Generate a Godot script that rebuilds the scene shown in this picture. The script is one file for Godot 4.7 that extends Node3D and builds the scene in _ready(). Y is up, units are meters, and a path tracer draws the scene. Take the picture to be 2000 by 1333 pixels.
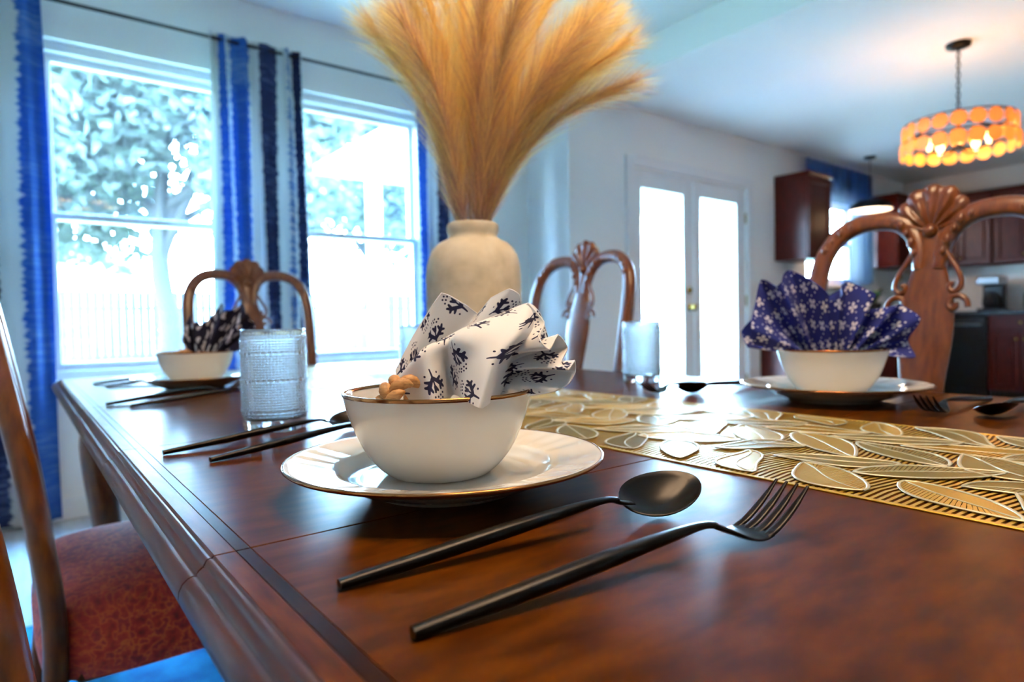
extends Node3D
# A dining table laid for guests, seen from just above its top; windows behind, kitchen to the right.

# ---------------------------------------------------------------- mesh building
class MB:
	var v := PackedVector3Array()
	var uv := PackedVector2Array()
	var col := PackedColorArray()
	var ix := PackedInt32Array()

	func vert(p: Vector3, t := Vector2.ZERO, c := Color.WHITE) -> int:
		v.append(p)
		uv.append(t)
		col.append(c)
		return v.size() - 1

	func tri(a: int, b: int, c: int) -> void:
		ix.append(a)
		ix.append(c)
		ix.append(b)

	func quad(a: int, b: int, c: int, d: int) -> void:
		tri(a, b, c)
		tri(a, c, d)

	# rows of points -> surface; normal is (along a row) x (from row to row)
	func rows(pts: Array, wrap := false, uvs: Array = [], flip := false) -> void:
		var first := v.size()
		var n: int = pts[0].size()
		for j in pts.size():
			for i in n:
				vert(pts[j][i], uvs[j][i] if uvs.size() else Vector2.ZERO)
		for j in pts.size() - 1:
			for i in (n if wrap else n - 1):
				var i2 := (i + 1) % n
				var a := first + j * n + i
				var b := first + j * n + i2
				var c := first + (j + 1) * n + i2
				var d := first + (j + 1) * n + i
				if flip:
					quad(a, d, c, b)
				else:
					quad(a, b, c, d)

	func fan(ring: Array, centre: Vector3, flip := false) -> void:
		var c := vert(centre)
		var first := v.size()
		for p in ring:
			vert(p)
		for i in ring.size():
			var j := (i + 1) % ring.size()
			if flip:
				tri(c, first + j, first + i)
			else:
				tri(c, first + i, first + j)

	# profile of (radius, height) turned round the y axis; outside runs upwards
	func lathe(profile: Array, segs: int, at := Vector3.ZERO, ripple = null) -> void:
		var pts := []
		for k in profile.size():
			var row := []
			for i in segs:
				var a := TAU * i / segs
				var r: float = profile[k].x
				var y: float = profile[k].y
				if ripple != null:
					var d: Vector2 = ripple.call(k, a)
					r += d.x
					y += d.y
				row.append(at + Vector3(r * cos(a), y, -r * sin(a)))
			pts.append(row)
		rows(pts, true)

	# a round, oval or squarish bar along a path; size per point is (half width, half height); squareness 1 = oval
	func tube(path: Array, size: Array, sides := 12, up := Vector3.UP, square := 1.0, caps := true) -> void:
		var rings := []
		var n := path.size()
		var last_side := Vector3.ZERO
		for k in n:
			var t: Vector3 = (path[mini(k + 1, n - 1)] - path[maxi(k - 1, 0)]).normalized()
			var side := t.cross(up)
			if last_side != Vector3.ZERO:
				side = last_side - t * last_side.dot(t)
			if side.length() < 1e-5:
				side = t.cross(Vector3.RIGHT)
			side = side.normalized()
			last_side = side
			var top := side.cross(t).normalized()
			var s = size[mini(k, size.size() - 1)]
			var rx: float = s.x if s is Vector2 else s
			var ry: float = s.y if s is Vector2 else s
			var ring := []
			for i in sides:
				var a := TAU * i / sides
				var ca := cos(a)
				var sa := sin(a)
				var e := 1.0 / square
				ring.append(path[k] + side * (rx * signf(ca) * pow(absf(ca), e)) + top * (ry * signf(sa) * pow(absf(sa), e)))
			rings.append(ring)
		rows(rings, true, [], true)
		if caps:
			fan(rings[0], path[0], false)
			fan(rings[n - 1], path[n - 1], true)

	func box(c: Vector3, s: Vector3, bevel := 0.0, b := Basis.IDENTITY) -> void:
		var h := s / 2
		var e := minf(bevel, minf(h.x, minf(h.y, h.z)) * 0.9)
		var id := {}
		for x in [-1, 1]:
			for y in [-1, 1]:
				for z in [-1, 1]:
					var p := Vector3(h.x * x, h.y * y, h.z * z)
					id[[x, y, z, 0]] = vert(c + b * (p - Vector3(0, e * y, e * z)))
					id[[x, y, z, 1]] = vert(c + b * (p - Vector3(e * x, 0, e * z)))
					id[[x, y, z, 2]] = vert(c + b * (p - Vector3(e * x, e * y, 0)))
		for ax in 3:
			var b1 := (ax + 1) % 3
			var c1 := (ax + 2) % 3
			for s1 in [-1, 1]:
				var q := []
				for o in [[-1, -1], [1, -1], [1, 1], [-1, 1]]:
					var k := [0, 0, 0, ax]
					k[ax] = s1
					k[b1] = o[0]
					k[c1] = o[1]
					q.append(id[k])
				if s1 > 0:
					quad(q[0], q[1], q[2], q[3])
				else:
					quad(q[3], q[2], q[1], q[0])
		if e <= 0.0:
			return
		for ax in 3:
			var b1 := (ax + 1) % 3
			var c1 := (ax + 2) % 3
			for sb in [-1, 1]:
				for sc in [-1, 1]:
					var k0 := [0, 0, 0, b1]
					k0[ax] = -1
					k0[b1] = sb
					k0[c1] = sc
					var k1 := k0.duplicate()
					k1[ax] = 1
					var k2 := k1.duplicate()
					k2[3] = c1
					var k3 := k0.duplicate()
					k3[3] = c1
					if sb * sc > 0:
						quad(id[k0], id[k3], id[k2], id[k1])
					else:
						quad(id[k0], id[k1], id[k2], id[k3])
		for x in [-1, 1]:
			for y in [-1, 1]:
				for z in [-1, 1]:
					if x * y * z > 0:
						tri(id[[x, y, z, 0]], id[[x, y, z, 1]], id[[x, y, z, 2]])
					else:
						tri(id[[x, y, z, 0]], id[[x, y, z, 2]], id[[x, y, z, 1]])

	# outline in x,y pushed from z0 to z1, with bevelled front and back edges
	func slab(outline: PackedVector2Array, z0: float, z1: float, bevel := 0.0, b := Transform3D.IDENTITY) -> void:
		var poly := outline
		if Geometry2D.is_polygon_clockwise(poly):
			poly = poly.duplicate()
			poly.reverse()
		var n := poly.size()
		var mid := Vector2.ZERO
		for p in poly:
			mid += p / n
		var inner := PackedVector2Array()
		for i in n:
			var d := (poly[(i + 1) % n] - poly[(i - 1 + n) % n]).normalized()
			inner.append(poly[i] + Vector2(-d.y, d.x) * bevel)
		var t := Geometry2D.triangulate_polygon(poly)
		for side in 2:
			var first := v.size()
			for p in inner:
				vert(b * Vector3(p.x, p.y, z1 if side else z0))
			for k in range(0, t.size(), 3):
				var a := poly[t[k]]
				var ccw := (poly[t[k + 1]] - a).cross(poly[t[k + 2]] - a) > 0.0
				if ccw == (side == 1):
					tri(first + t[k], first + t[k + 1], first + t[k + 2])
				else:
					tri(first + t[k], first + t[k + 2], first + t[k + 1])
		var rings := []
		for r in [[z0, true], [z0 + bevel, false], [z1 - bevel, false], [z1, true]]:
			var ring := []
			for i in n:
				var p: Vector2 = inner[i] if r[1] else poly[i]
				ring.append(b * Vector3(p.x, p.y, r[0]))
			rings.append(ring)
		rows(rings, true)

	func mesh(flat := false, colours := false) -> ArrayMesh:
		var arr := []
		arr.resize(Mesh.ARRAY_MAX)
		if flat:
			var fv := PackedVector3Array()
			var fn := PackedVector3Array()
			var fu := PackedVector2Array()
			var fc := PackedColorArray()
			for k in range(0, ix.size(), 3):
				var nn := (v[ix[k + 2]] - v[ix[k]]).cross(v[ix[k + 1]] - v[ix[k]])
				if nn.length() < 1e-14:
					continue
				nn = nn.normalized()
				for j in 3:
					fv.append(v[ix[k + j]])
					fn.append(nn)
					fu.append(uv[ix[k + j]])
					fc.append(col[ix[k + j]])
			arr[Mesh.ARRAY_VERTEX] = fv
			arr[Mesh.ARRAY_NORMAL] = fn
			arr[Mesh.ARRAY_TEX_UV] = fu
			if colours:
				arr[Mesh.ARRAY_COLOR] = fc
		else:
			var nor := PackedVector3Array()
			nor.resize(v.size())
			for k in range(0, ix.size(), 3):
				var a := ix[k]
				var b := ix[k + 1]
				var c := ix[k + 2]
				var nn := (v[c] - v[a]).cross(v[b] - v[a])
				nor[a] += nn
				nor[b] += nn
				nor[c] += nn
			for k in nor.size():
				nor[k] = nor[k].normalized() if nor[k].length() > 1e-20 else Vector3.UP
			arr[Mesh.ARRAY_VERTEX] = v
			arr[Mesh.ARRAY_NORMAL] = nor
			arr[Mesh.ARRAY_TEX_UV] = uv
			if colours:
				arr[Mesh.ARRAY_COLOR] = col
			arr[Mesh.ARRAY_INDEX] = ix
		var m := ArrayMesh.new()
		m.add_surface_from_arrays(Mesh.PRIMITIVE_TRIANGLES, arr)
		return m


# ---------------------------------------------------------------- scene helpers
var used := {}
var M := {}

func numbered(called: String) -> String:
	used[called] = used.get(called, -1) + 1
	return called if used[called] == 0 else "%s_%03d" % [called, used[called]]

func thing(called: String, label: String, category: String, at := Vector3.ZERO, turn := 0.0, group := "") -> Node3D:
	var o := Node3D.new()
	o.name = numbered(called)
	add_child(o)
	o.position = at
	o.rotation.y = turn
	tag(o, label, category, group)
	return o

func tag(o: Node3D, label: String, category: String, group := "") -> void:
	o.set_meta("label", label)
	o.set_meta("category", category)
	if group:
		o.set_meta("group", group)

func part(called: String, mesh: Mesh, m: Material, parent: Node3D, at := Vector3.ZERO) -> MeshInstance3D:
	var o := MeshInstance3D.new()
	o.mesh = mesh
	o.material_override = m
	o.position = at
	o.name = called
	parent.add_child(o, true)
	return o

func struct(called: String, mesh: Mesh, m: Material, at := Vector3.ZERO) -> MeshInstance3D:
	var o := part(numbered(called), mesh, m, self, at)
	o.set_meta("kind", "structure")
	return o

func boxes(list: Array, bevel := 0.0) -> ArrayMesh:
	var b := MB.new()
	for e in list:
		b.box(e[0], e[1], bevel)
	return b.mesh(true)

# a box given by its two opposite corners
func span(a: Vector3, b: Vector3) -> Array:
	return [(a + b) / 2, (b - a).abs()]

func mat(called: String, c: Color, rough := 0.6, metal := 0.0, spec := 0.5) -> StandardMaterial3D:
	var m := StandardMaterial3D.new()
	m.resource_name = called
	m.albedo_color = c
	m.roughness = rough
	m.metallic = metal
	m.metallic_specular = spec
	M[called] = m
	return m

func noise_tex(seed_: int, freq: float, stops: Array, size := 512, octaves := 4, kind := FastNoiseLite.TYPE_SIMPLEX_SMOOTH, normal := false) -> NoiseTexture2D:
	var n := FastNoiseLite.new()
	n.seed = seed_
	n.noise_type = kind
	n.frequency = freq
	n.fractal_octaves = octaves
	var t := NoiseTexture2D.new()
	t.width = size
	t.height = size
	t.seamless = true
	t.noise = n
	t.generate_mipmaps = false
	if normal:
		t.as_normal_map = true
		t.bump_strength = 4.0
	if stops.size():
		var g := Gradient.new()
		var offs := PackedFloat32Array()
		var cols := PackedColorArray()
		for s in stops:
			offs.append(s[0])
			cols.append(s[1])
		g.offsets = offs
		g.colors = cols
		t.color_ramp = g
	return t

func triplanar(m: StandardMaterial3D, scale: Vector3, world := false) -> void:
	m.uv1_triplanar = true
	m.uv1_world_triplanar = world
	m.uv1_scale = scale

# smooth curve through points: n pieces between each pair
func curve(pts: Array, n := 6, closed := false, tight := 0.0) -> Array:
	var out := []
	var c := pts.size()
	for k in (c if closed else c - 1):
		var p0 = pts[(k - 1 + c) % c] if closed or k > 0 else pts[0] * 2.0 - pts[1]
		var p1 = pts[k]
		var p2 = pts[(k + 1) % c]
		var p3 = pts[(k + 2) % c] if closed or k < c - 2 else pts[c - 1] * 2.0 - pts[c - 2]
		for i in n:
			var t := float(i) / n
			var smooth_ = (0.5 * (2.0 * p1 + (p2 - p0) * t + (2.0 * p0 - 5.0 * p1 + 4.0 * p2 - p3) * t * t + (3.0 * p1 - p0 - 3.0 * p2 + p3) * t * t * t))
			out.append(smooth_ + (p1 + (p2 - p1) * t - smooth_) * tight)
	if not closed:
		out.append(pts[c - 1])
	return out

func lamp(called: String, parent: Node3D, at: Vector3, c: Color, energy: float, size: float) -> OmniLight3D:
	var l := OmniLight3D.new()
	l.name = called
	l.light_color = c
	l.light_energy = energy
	l.light_size = size
	l.omni_range = 14.0
	l.omni_attenuation = 2.0
	l.shadow_enabled = true
	l.position = at
	parent.add_child(l, true)
	return l


# ---------------------------------------------------------------- the scene
const TOP := 0.76
const WALL_Z := -3.7
const DOOR_Z := -3.25
const STEP_X := 3.21
const KITCHEN_X := 8.5
const HIGH := 2.69
const LOW := 2.48

func _ready() -> void:
	view()
	materials()
	room()
	outside()
	windows()
	curtains()
	kitchen()
	lights()
	table()
	chairs()
	runner()
	settings()
	vase()

func view() -> void:
	var yaw := deg_to_rad(37.6)
	var pitch := deg_to_rad(1.67)
	var roll := deg_to_rad(1.1)
	var fw := Vector3(sin(yaw) * cos(pitch), -sin(pitch), -cos(yaw) * cos(pitch))
	var r0 := Vector3(cos(yaw), 0, sin(yaw))
	var u0 := r0.cross(fw)
	var r := r0 * cos(roll) - u0 * sin(roll)
	var u := u0 * cos(roll) + r0 * sin(roll)
	var cam := Camera3D.new()
	cam.name = "camera"
	cam.transform = Transform3D(Basis(r, u, -fw), Vector3(0, 0.896, 0))
	cam.keep_aspect = Camera3D.KEEP_HEIGHT
	var lens := CameraAttributesPhysical.new()
	lens.frustum_focal_length = 12.0 * 1250.0 / 666.5
	lens.frustum_focus_distance = 0.48
	lens.exposure_aperture = 5.6
	lens.frustum_near = 0.02
	lens.frustum_far = 200.0
	cam.attributes = lens
	cam.fov = rad_to_deg(2.0 * atan(666.5 / 1250.0))
	cam.near = 0.02
	cam.far = 200.0
	add_child(cam)
	cam.current = true

	var sky := ProceduralSkyMaterial.new()
	sky.sky_top_color = Color(0.48, 0.73, 1.0)
	sky.sky_horizon_color = Color(0.70, 0.875, 1.0)
	sky.sky_curve = 0.25
	sky.ground_bottom_color = Color(0.45, 0.55, 0.62)
	sky.ground_horizon_color = Color(0.70, 0.875, 1.0)
	sky.sun_angle_max = 5.0
	var env := Environment.new()
	env.background_mode = Environment.BG_SKY
	env.sky = Sky.new()
	env.sky.sky_material = sky
	env.background_energy_multiplier = 100.0
	env.tonemap_mode = Environment.TONE_MAPPER_LINEAR
	env.tonemap_exposure = 2.15
	env.sdfgi_enabled = true
	env.ssao_enabled = true
	env.ssil_enabled = true
	var we := WorldEnvironment.new()
	we.name = "environment"
	we.environment = env
	add_child(we)

	var sun := DirectionalLight3D.new()
	sun.name = "sun"
	sun.light_color = Color(0.92, 0.97, 1.0)
	sun.light_energy = 6.0
	sun.light_angular_distance = 0.6
	sun.shadow_enabled = true
	sun.sky_mode = DirectionalLight3D.SKY_MODE_LIGHT_ONLY
	add_child(sun)
	sun.look_at_from_position(Vector3.ZERO, Vector3(-0.35, -0.75, -0.55))

func materials() -> void:
	mat("wall_paint", Color(0.91, 0.905, 0.89), 0.75)
	mat("ceiling_paint", Color(0.90, 0.895, 0.88), 0.85)
	mat("trim_white", Color(0.88, 0.88, 0.88), 0.4)
	var fl := mat("floor_grey", Color(1, 1, 1), 0.35)
	fl.albedo_texture = noise_tex(3, 0.02, [[0.0, Color(0.62, 0.61, 0.60)], [0.5, Color(0.70, 0.69, 0.68)], [1.0, Color(0.76, 0.75, 0.74)]])
	triplanar(fl, Vector3(2.2, 1, 0.35), true)
	# varnished walnut: streaked across the table, mottled like burl veneer
	var grain := noise_tex(11, 0.012, [[0.0, Color(0.30, 0.14, 0.05)], [0.35, Color(0.39, 0.195, 0.075)], [0.6, Color(0.455, 0.24, 0.095)], [1.0, Color(0.53, 0.30, 0.125)]], 1024, 5)
	for w in [["table_wood", Vector3(1.2, 1.2, 3.6), Color(0.63, 0.58, 0.31), 0.277], ["band_wood", Vector3(7, 3, 1.2), Color(0.70, 0.64, 0.4), 0.277], ["inlay_wood", Vector3(4, 4, 1), Color(0.36, 0.32, 0.26), 0.277], ["edge_wood", Vector3(6, 6, 0.7), Color(0.66, 0.58, 0.40), 0.277]]:
		var m := mat(w[0], w[2], w[3])
		m.albedo_texture = grain
		m.metallic_specular = 0.5 if w[0] == "edge_wood" else 0.13
		triplanar(m, w[1], true)
	var cw := mat("chair_wood", Color(0.88, 0.85, 0.52), 0.29)
	cw.albedo_texture = grain
	triplanar(cw, Vector3(5, 1.2, 5))
	var br := mat("red_brocade", Color(1, 1, 1), 0.8)
	br.albedo_texture = noise_tex(21, 0.022, [[0.0, Color(0.30, 0.05, 0.05)], [0.3, Color(0.66, 0.13, 0.10)], [0.48, Color(0.76, 0.20, 0.13)], [0.56, Color(0.86, 0.40, 0.16)], [0.68, Color(0.68, 0.15, 0.15)], [1.0, Color(0.34, 0.06, 0.09)]], 512, 3)
	triplanar(br, Vector3(3.5, 3.5, 3.5))
	br.rim_enabled = true
	br.rim = 0.4
	var china := mat("china", Color(0.86, 0.84, 0.80), 0.09)
	china.clearcoat_enabled = true
	china.clearcoat = 0.4
	china.clearcoat_roughness = 0.05
	mat("gilding", Color(0.62, 0.40, 0.22), 0.16, 1.0)
	mat("black_metal", Color(0.085, 0.075, 0.068), 0.3, 0.85)
	var gl := mat("glass", Color(0.97, 0.985, 1.0, 0.02), 0.02)
	gl.refraction_enabled = true
	gl.refraction_scale = 0.05
	gl.transparency = BaseMaterial3D.TRANSPARENCY_ALPHA
	var pane := mat("pane", Color(1, 1, 1, 0.03), 0.02)
	pane.transparency = BaseMaterial3D.TRANSPARENCY_ALPHA
	var cer := mat("vase_ceramic", Color(1, 1, 1), 0.8)
	cer.albedo_texture = noise_tex(31, 0.015, [[0.0, Color(0.66, 0.61, 0.52)], [0.5, Color(0.74, 0.69, 0.60)], [1.0, Color(0.80, 0.76, 0.68)]], 512, 5)
	triplanar(cer, Vector3(3, 3, 3))
	mat("gold_bright", Color(0.80, 0.63, 0.20), 0.34, 0.65)
	mat("gold_olive", Color(0.54, 0.46, 0.19), 0.42, 0.55)
	mat("gold_pale", Color(0.80, 0.75, 0.60), 0.35, 0.5)
	var tan_ := mat("ring_wood", Color(1, 1, 1), 0.55)
	tan_.albedo_texture = noise_tex(41, 0.03, [[0.0, Color(0.52, 0.33, 0.15)], [0.5, Color(0.72, 0.50, 0.26)], [1.0, Color(0.80, 0.60, 0.36)]], 256)
	triplanar(tan_, Vector3(20, 60, 20))
	mat("iron", Color(0.035, 0.032, 0.03), 0.45, 0.6)
	mat("brass", Color(0.70, 0.58, 0.32), 0.25, 1.0)
	var cher := mat("cherry", Color(1, 1, 1), 0.38)
	cher.albedo_texture = noise_tex(51, 0.02, [[0.0, Color(0.20, 0.05, 0.035)], [0.5, Color(0.27, 0.075, 0.05)], [1.0, Color(0.34, 0.10, 0.065)]], 512, 4)
	triplanar(cher, Vector3(4, 0.7, 4))
	cher.metallic_specular = 0.32
	mat("counter_stone", Color(0.10, 0.10, 0.11), 0.25)
	mat("black_plastic", Color(0.02, 0.02, 0.022), 0.35)
	mat("steel", Color(0.62, 0.63, 0.65), 0.3, 1.0)
	mat("leaf_green", Color(0.16, 0.30, 0.10), 0.6)
	mat("pot_dark", Color(0.08, 0.08, 0.08), 0.5)
	var rug := mat("rug_blue", Color(1, 1, 1), 0.95)
	rug.albedo_texture = noise_tex(61, 0.01, [[0.0, Color(0.03, 0.36, 0.56)], [0.5, Color(0.05, 0.52, 0.70)], [1.0, Color(0.14, 0.62, 0.78)]], 512, 5)
	triplanar(rug, Vector3(1.2, 1.2, 1.2), true)
	var am := mat("amber_disc", Color(0.86, 0.66, 0.36), 0.3)
	am.backlight_enabled = true
	am.backlight = Color(0.98, 0.72, 0.34)
	var bulb := mat("bulb_glow", Color(1, 0.9, 0.75), 0.4)
	bulb.emission_enabled = true
	bulb.emission = Color(1.0, 0.78, 0.48)
	bulb.emission_energy_multiplier = 5.0
	var dif := mat("pendant_diffuser", Color(1, 0.95, 0.88), 0.5)
	dif.emission_enabled = true
	dif.emission = Color(1.0, 0.84, 0.66)
	dif.emission_energy_multiplier = 1.6

# ---------------------------------------------------------------- the room
func wall_with_holes(x0: float, x1: float, y1: float, z_in: float, thick: float, holes: Array) -> ArrayMesh:
	var list := []
	var x := x0
	for h in holes:   # [x0, y0, x1, y1]
		list.append(span(Vector3(x, 0, z_in), Vector3(h[0], y1, z_in - thick)))
		if h[1] > 0.0:
			list.append(span(Vector3(h[0], 0, z_in), Vector3(h[2], h[1], z_in - thick)))
		list.append(span(Vector3(h[0], h[3], z_in), Vector3(h[2], y1, z_in - thick)))
		x = h[2]
	list.append(span(Vector3(x, 0, z_in), Vector3(x1, y1, z_in - thick)))
	return boxes(list)

func room() -> void:
	var wp: Material = M.wall_paint
	struct("floor", boxes([span(Vector3(-1.3, -0.15, 2.3), Vector3(8.7, 0, -3.9))]), M.floor_grey)
	struct("ceiling", boxes([span(Vector3(-1.3, HIGH, 2.3), Vector3(STEP_X, HIGH + 0.15, -3.9))]), M.ceiling_paint)
	struct("ceiling", boxes([span(Vector3(STEP_X, LOW, 2.3), Vector3(8.7, HIGH + 0.15, -3.9))]), M.ceiling_paint)
	struct("wall_window", wall_with_holes(-1.3, 3.02, HIGH, WALL_Z, 0.16, [[0.08, 0.66, 1.0, 2.27], [1.24, 0.66, 2.16, 2.27]]), wp)
	struct("wall_return", boxes([span(Vector3(3.02, 0, DOOR_Z), Vector3(3.20, HIGH, -3.86))]), wp)
	struct("wall_door", wall_with_holes(3.20, 8.7, LOW + 0.1, DOOR_Z, 0.16, [[3.66, 0, 5.16, 2.032], [6.2, 1.22, 7.3, 2.12]]), wp)
	struct("wall_left", boxes([span(Vector3(-1.3, 0, 2.3), Vector3(-1.1, HIGH, -3.7))]), wp)
	struct("wall_right", boxes([span(Vector3(KITCHEN_X, 0, 2.3), Vector3(8.7, LOW, -3.25))]), wp)
	struct("wall_back", boxes([span(Vector3(-1.1, 0, 2.1), Vector3(8.5, HIGH, 2.3))]), wp)
	struct("baseboard_window", boxes([span(Vector3(-1.1, 0, WALL_Z), Vector3(3.02, 0.1, WALL_Z + 0.014))], 0.004), M.trim_white)
	struct("baseboard_return", boxes([span(Vector3(3.02, 0, DOOR_Z), Vector3(3.006, 0.1, WALL_Z + 0.014))], 0.004), M.trim_white)
	struct("baseboard_door", boxes([span(Vector3(3.006, 0, DOOR_Z), Vector3(3.58, 0.1, DOOR_Z + 0.014))], 0.004), M.trim_white)
	var rug := MB.new()
	rug.box(Vector3(0.67, 0.006, -0.80), Vector3(2.3, 0.012, 3.2), 0.004)
	var r := part(numbered("area_rug"), rug.mesh(true), M.rug_blue, self)
	tag(r, "bright blue area rug on the grey floor under the dining table", "rug")

func window_unit(n: int, x0: float, x1: float, y0: float, y1: float, zf: float) -> void:
	# vinyl double-hung window: jamb frame, two sashes with panes, sill inside
	var t := 0.045
	var f := MB.new()
	var z0 := zf - 0.12
	f.box(Vector3((x0 + x1) / 2, y1 - t / 2, z0 + 0.03), Vector3(x1 - x0, t, 0.09), 0.004)
	f.box(Vector3((x0 + x1) / 2, y0 + t / 2, z0 + 0.03), Vector3(x1 - x0, t, 0.09), 0.004)
	f.box(Vector3(x0 + t / 2, (y0 + y1) / 2, z0 + 0.03), Vector3(t, y1 - y0 - 2 * t, 0.09), 0.004)
	f.box(Vector3(x1 - t / 2, (y0 + y1) / 2, z0 + 0.03), Vector3(t, y1 - y0 - 2 * t, 0.09), 0.004)
	var w := struct("window_%d" % n, f.mesh(true), M.trim_white)
	var ym := y0 + (y1 - y0) * 0.49
	for s in 2:
		var a := (y0 + t) if s == 0 else ym - 0.018
		var b := (ym + 0.018) if s == 0 else (y1 - t)
		var zc := z0 + (0.045 if s == 0 else 0.012)
		var q := MB.new()
		var e := 0.036
		q.box(Vector3((x0 + x1) / 2, a + e / 2, zc), Vector3(x1 - x0 - 2 * t, e, 0.03), 0.003)
		q.box(Vector3((x0 + x1) / 2, b - e / 2, zc), Vector3(x1 - x0 - 2 * t, e, 0.03), 0.003)
		q.box(Vector3(x0 + t + e / 2, (a + b) / 2, zc), Vector3(e, b - a - 2 * e, 0.03), 0.003)
		q.box(Vector3(x1 - t - e / 2, (a + b) / 2, zc), Vector3(e, b - a - 2 * e, 0.03), 0.003)
		var sash := part("sash", q.mesh(true), M.trim_white, w)
		part("pane", boxes([[Vector3((x0 + x1) / 2, (a + b) / 2, zc), Vector3(x1 - x0 - 2 * t - 2 * e, b - a - 2 * e, 0.004)]]), M.pane, sash)
	part("window_sill", boxes([span(Vector3(x0 - 0.05, y0 - 0.03, zf + 0.05), Vector3(x1 + 0.05, y0, zf - 0.06))], 0.005), M.trim_white, w)

func windows() -> void:
	window_unit(1, 0.08, 1.0, 0.66, 2.27, WALL_Z)
	window_unit(2, 1.24, 2.16, 0.66, 2.27, WALL_Z)
	window_unit(3, 6.2, 7.3, 1.22, 2.12, DOOR_Z)
	# French doors
	var c := MB.new()
	c.box(Vector3(3.62, 1.06, DOOR_Z + 0.008), Vector3(0.08, 2.12, 0.03), 0.004)
	c.box(Vector3(5.20, 1.06, DOOR_Z + 0.008), Vector3(0.08, 2.12, 0.03), 0.004)
	c.box(Vector3(4.41, 2.09, DOOR_Z + 0.008), Vector3(1.5, 0.08, 0.03), 0.004)
	struct("trim_1", c.mesh(true), M.trim_white)
	for k in 2:
		var x0 := 3.67 + k * 0.745
		var x1 := x0 + 0.735
		var d := MB.new()
		var zc := DOOR_Z - 0.03
		var gl := [3.775, 4.275] if k == 0 else [4.51, 5.02]
		d.box(Vector3((x0 + gl[0]) / 2, 1.02, zc), Vector3(gl[0] - x0, 2.02, 0.045), 0.003)
		d.box(Vector3((x1 + gl[1]) / 2, 1.02, zc), Vector3(x1 - gl[1], 2.02, 0.045), 0.003)
		d.box(Vector3((gl[0] + gl[1]) / 2, 1.965, zc), Vector3(gl[1] - gl[0], 0.13, 0.045), 0.003)
		d.box(Vector3((gl[0] + gl[1]) / 2, 0.13, zc), Vector3(gl[1] - gl[0], 0.24, 0.045), 0.003)
		var door := struct("door_%d" % (k + 1), d.mesh(true), M.trim_white)
		part("pane", boxes([[Vector3((gl[0] + gl[1]) / 2, 1.075, zc), Vector3(gl[1] - gl[0], 1.65, 0.006)]]), M.pane, door)
		var h := MB.new()
		for y in [0.35, 1.05, 1.78]:
			h.tube([Vector3(x0 if k == 0 else x1, y - 0.045, zc + 0.03), Vector3(x0 if k == 0 else x1, y + 0.045, zc + 0.03)], [0.008], 10)
		part("hinge", h.mesh(), M.brass, door)
		if k == 0:
			var kn := MB.new()
			kn.lathe([Vector2(0.001, 0), Vector2(0.032, 0.001), Vector2(0.032, 0.008), Vector2(0.012, 0.012), Vector2(0.011, 0.035), Vector2(0.026, 0.044), Vector2(0.030, 0.056), Vector2(0.024, 0.066), Vector2(0.001, 0.069)], 24)
			var o := part("door_knob", kn.mesh(), M.brass, door, Vector3(4.345, 0.99, zc + 0.022))
			o.rotation.x = PI / 2
			var db := MB.new()
			db.lathe([Vector2(0.001, 0), Vector2(0.028, 0.001), Vector2(0.028, 0.012), Vector2(0.02, 0.016), Vector2(0.001, 0.017)], 24)
			var o2 := part("deadbolt", db.mesh(), M.brass, door, Vector3(4.345, 1.13, zc + 0.022))
			o2.rotation.x = PI / 2

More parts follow.
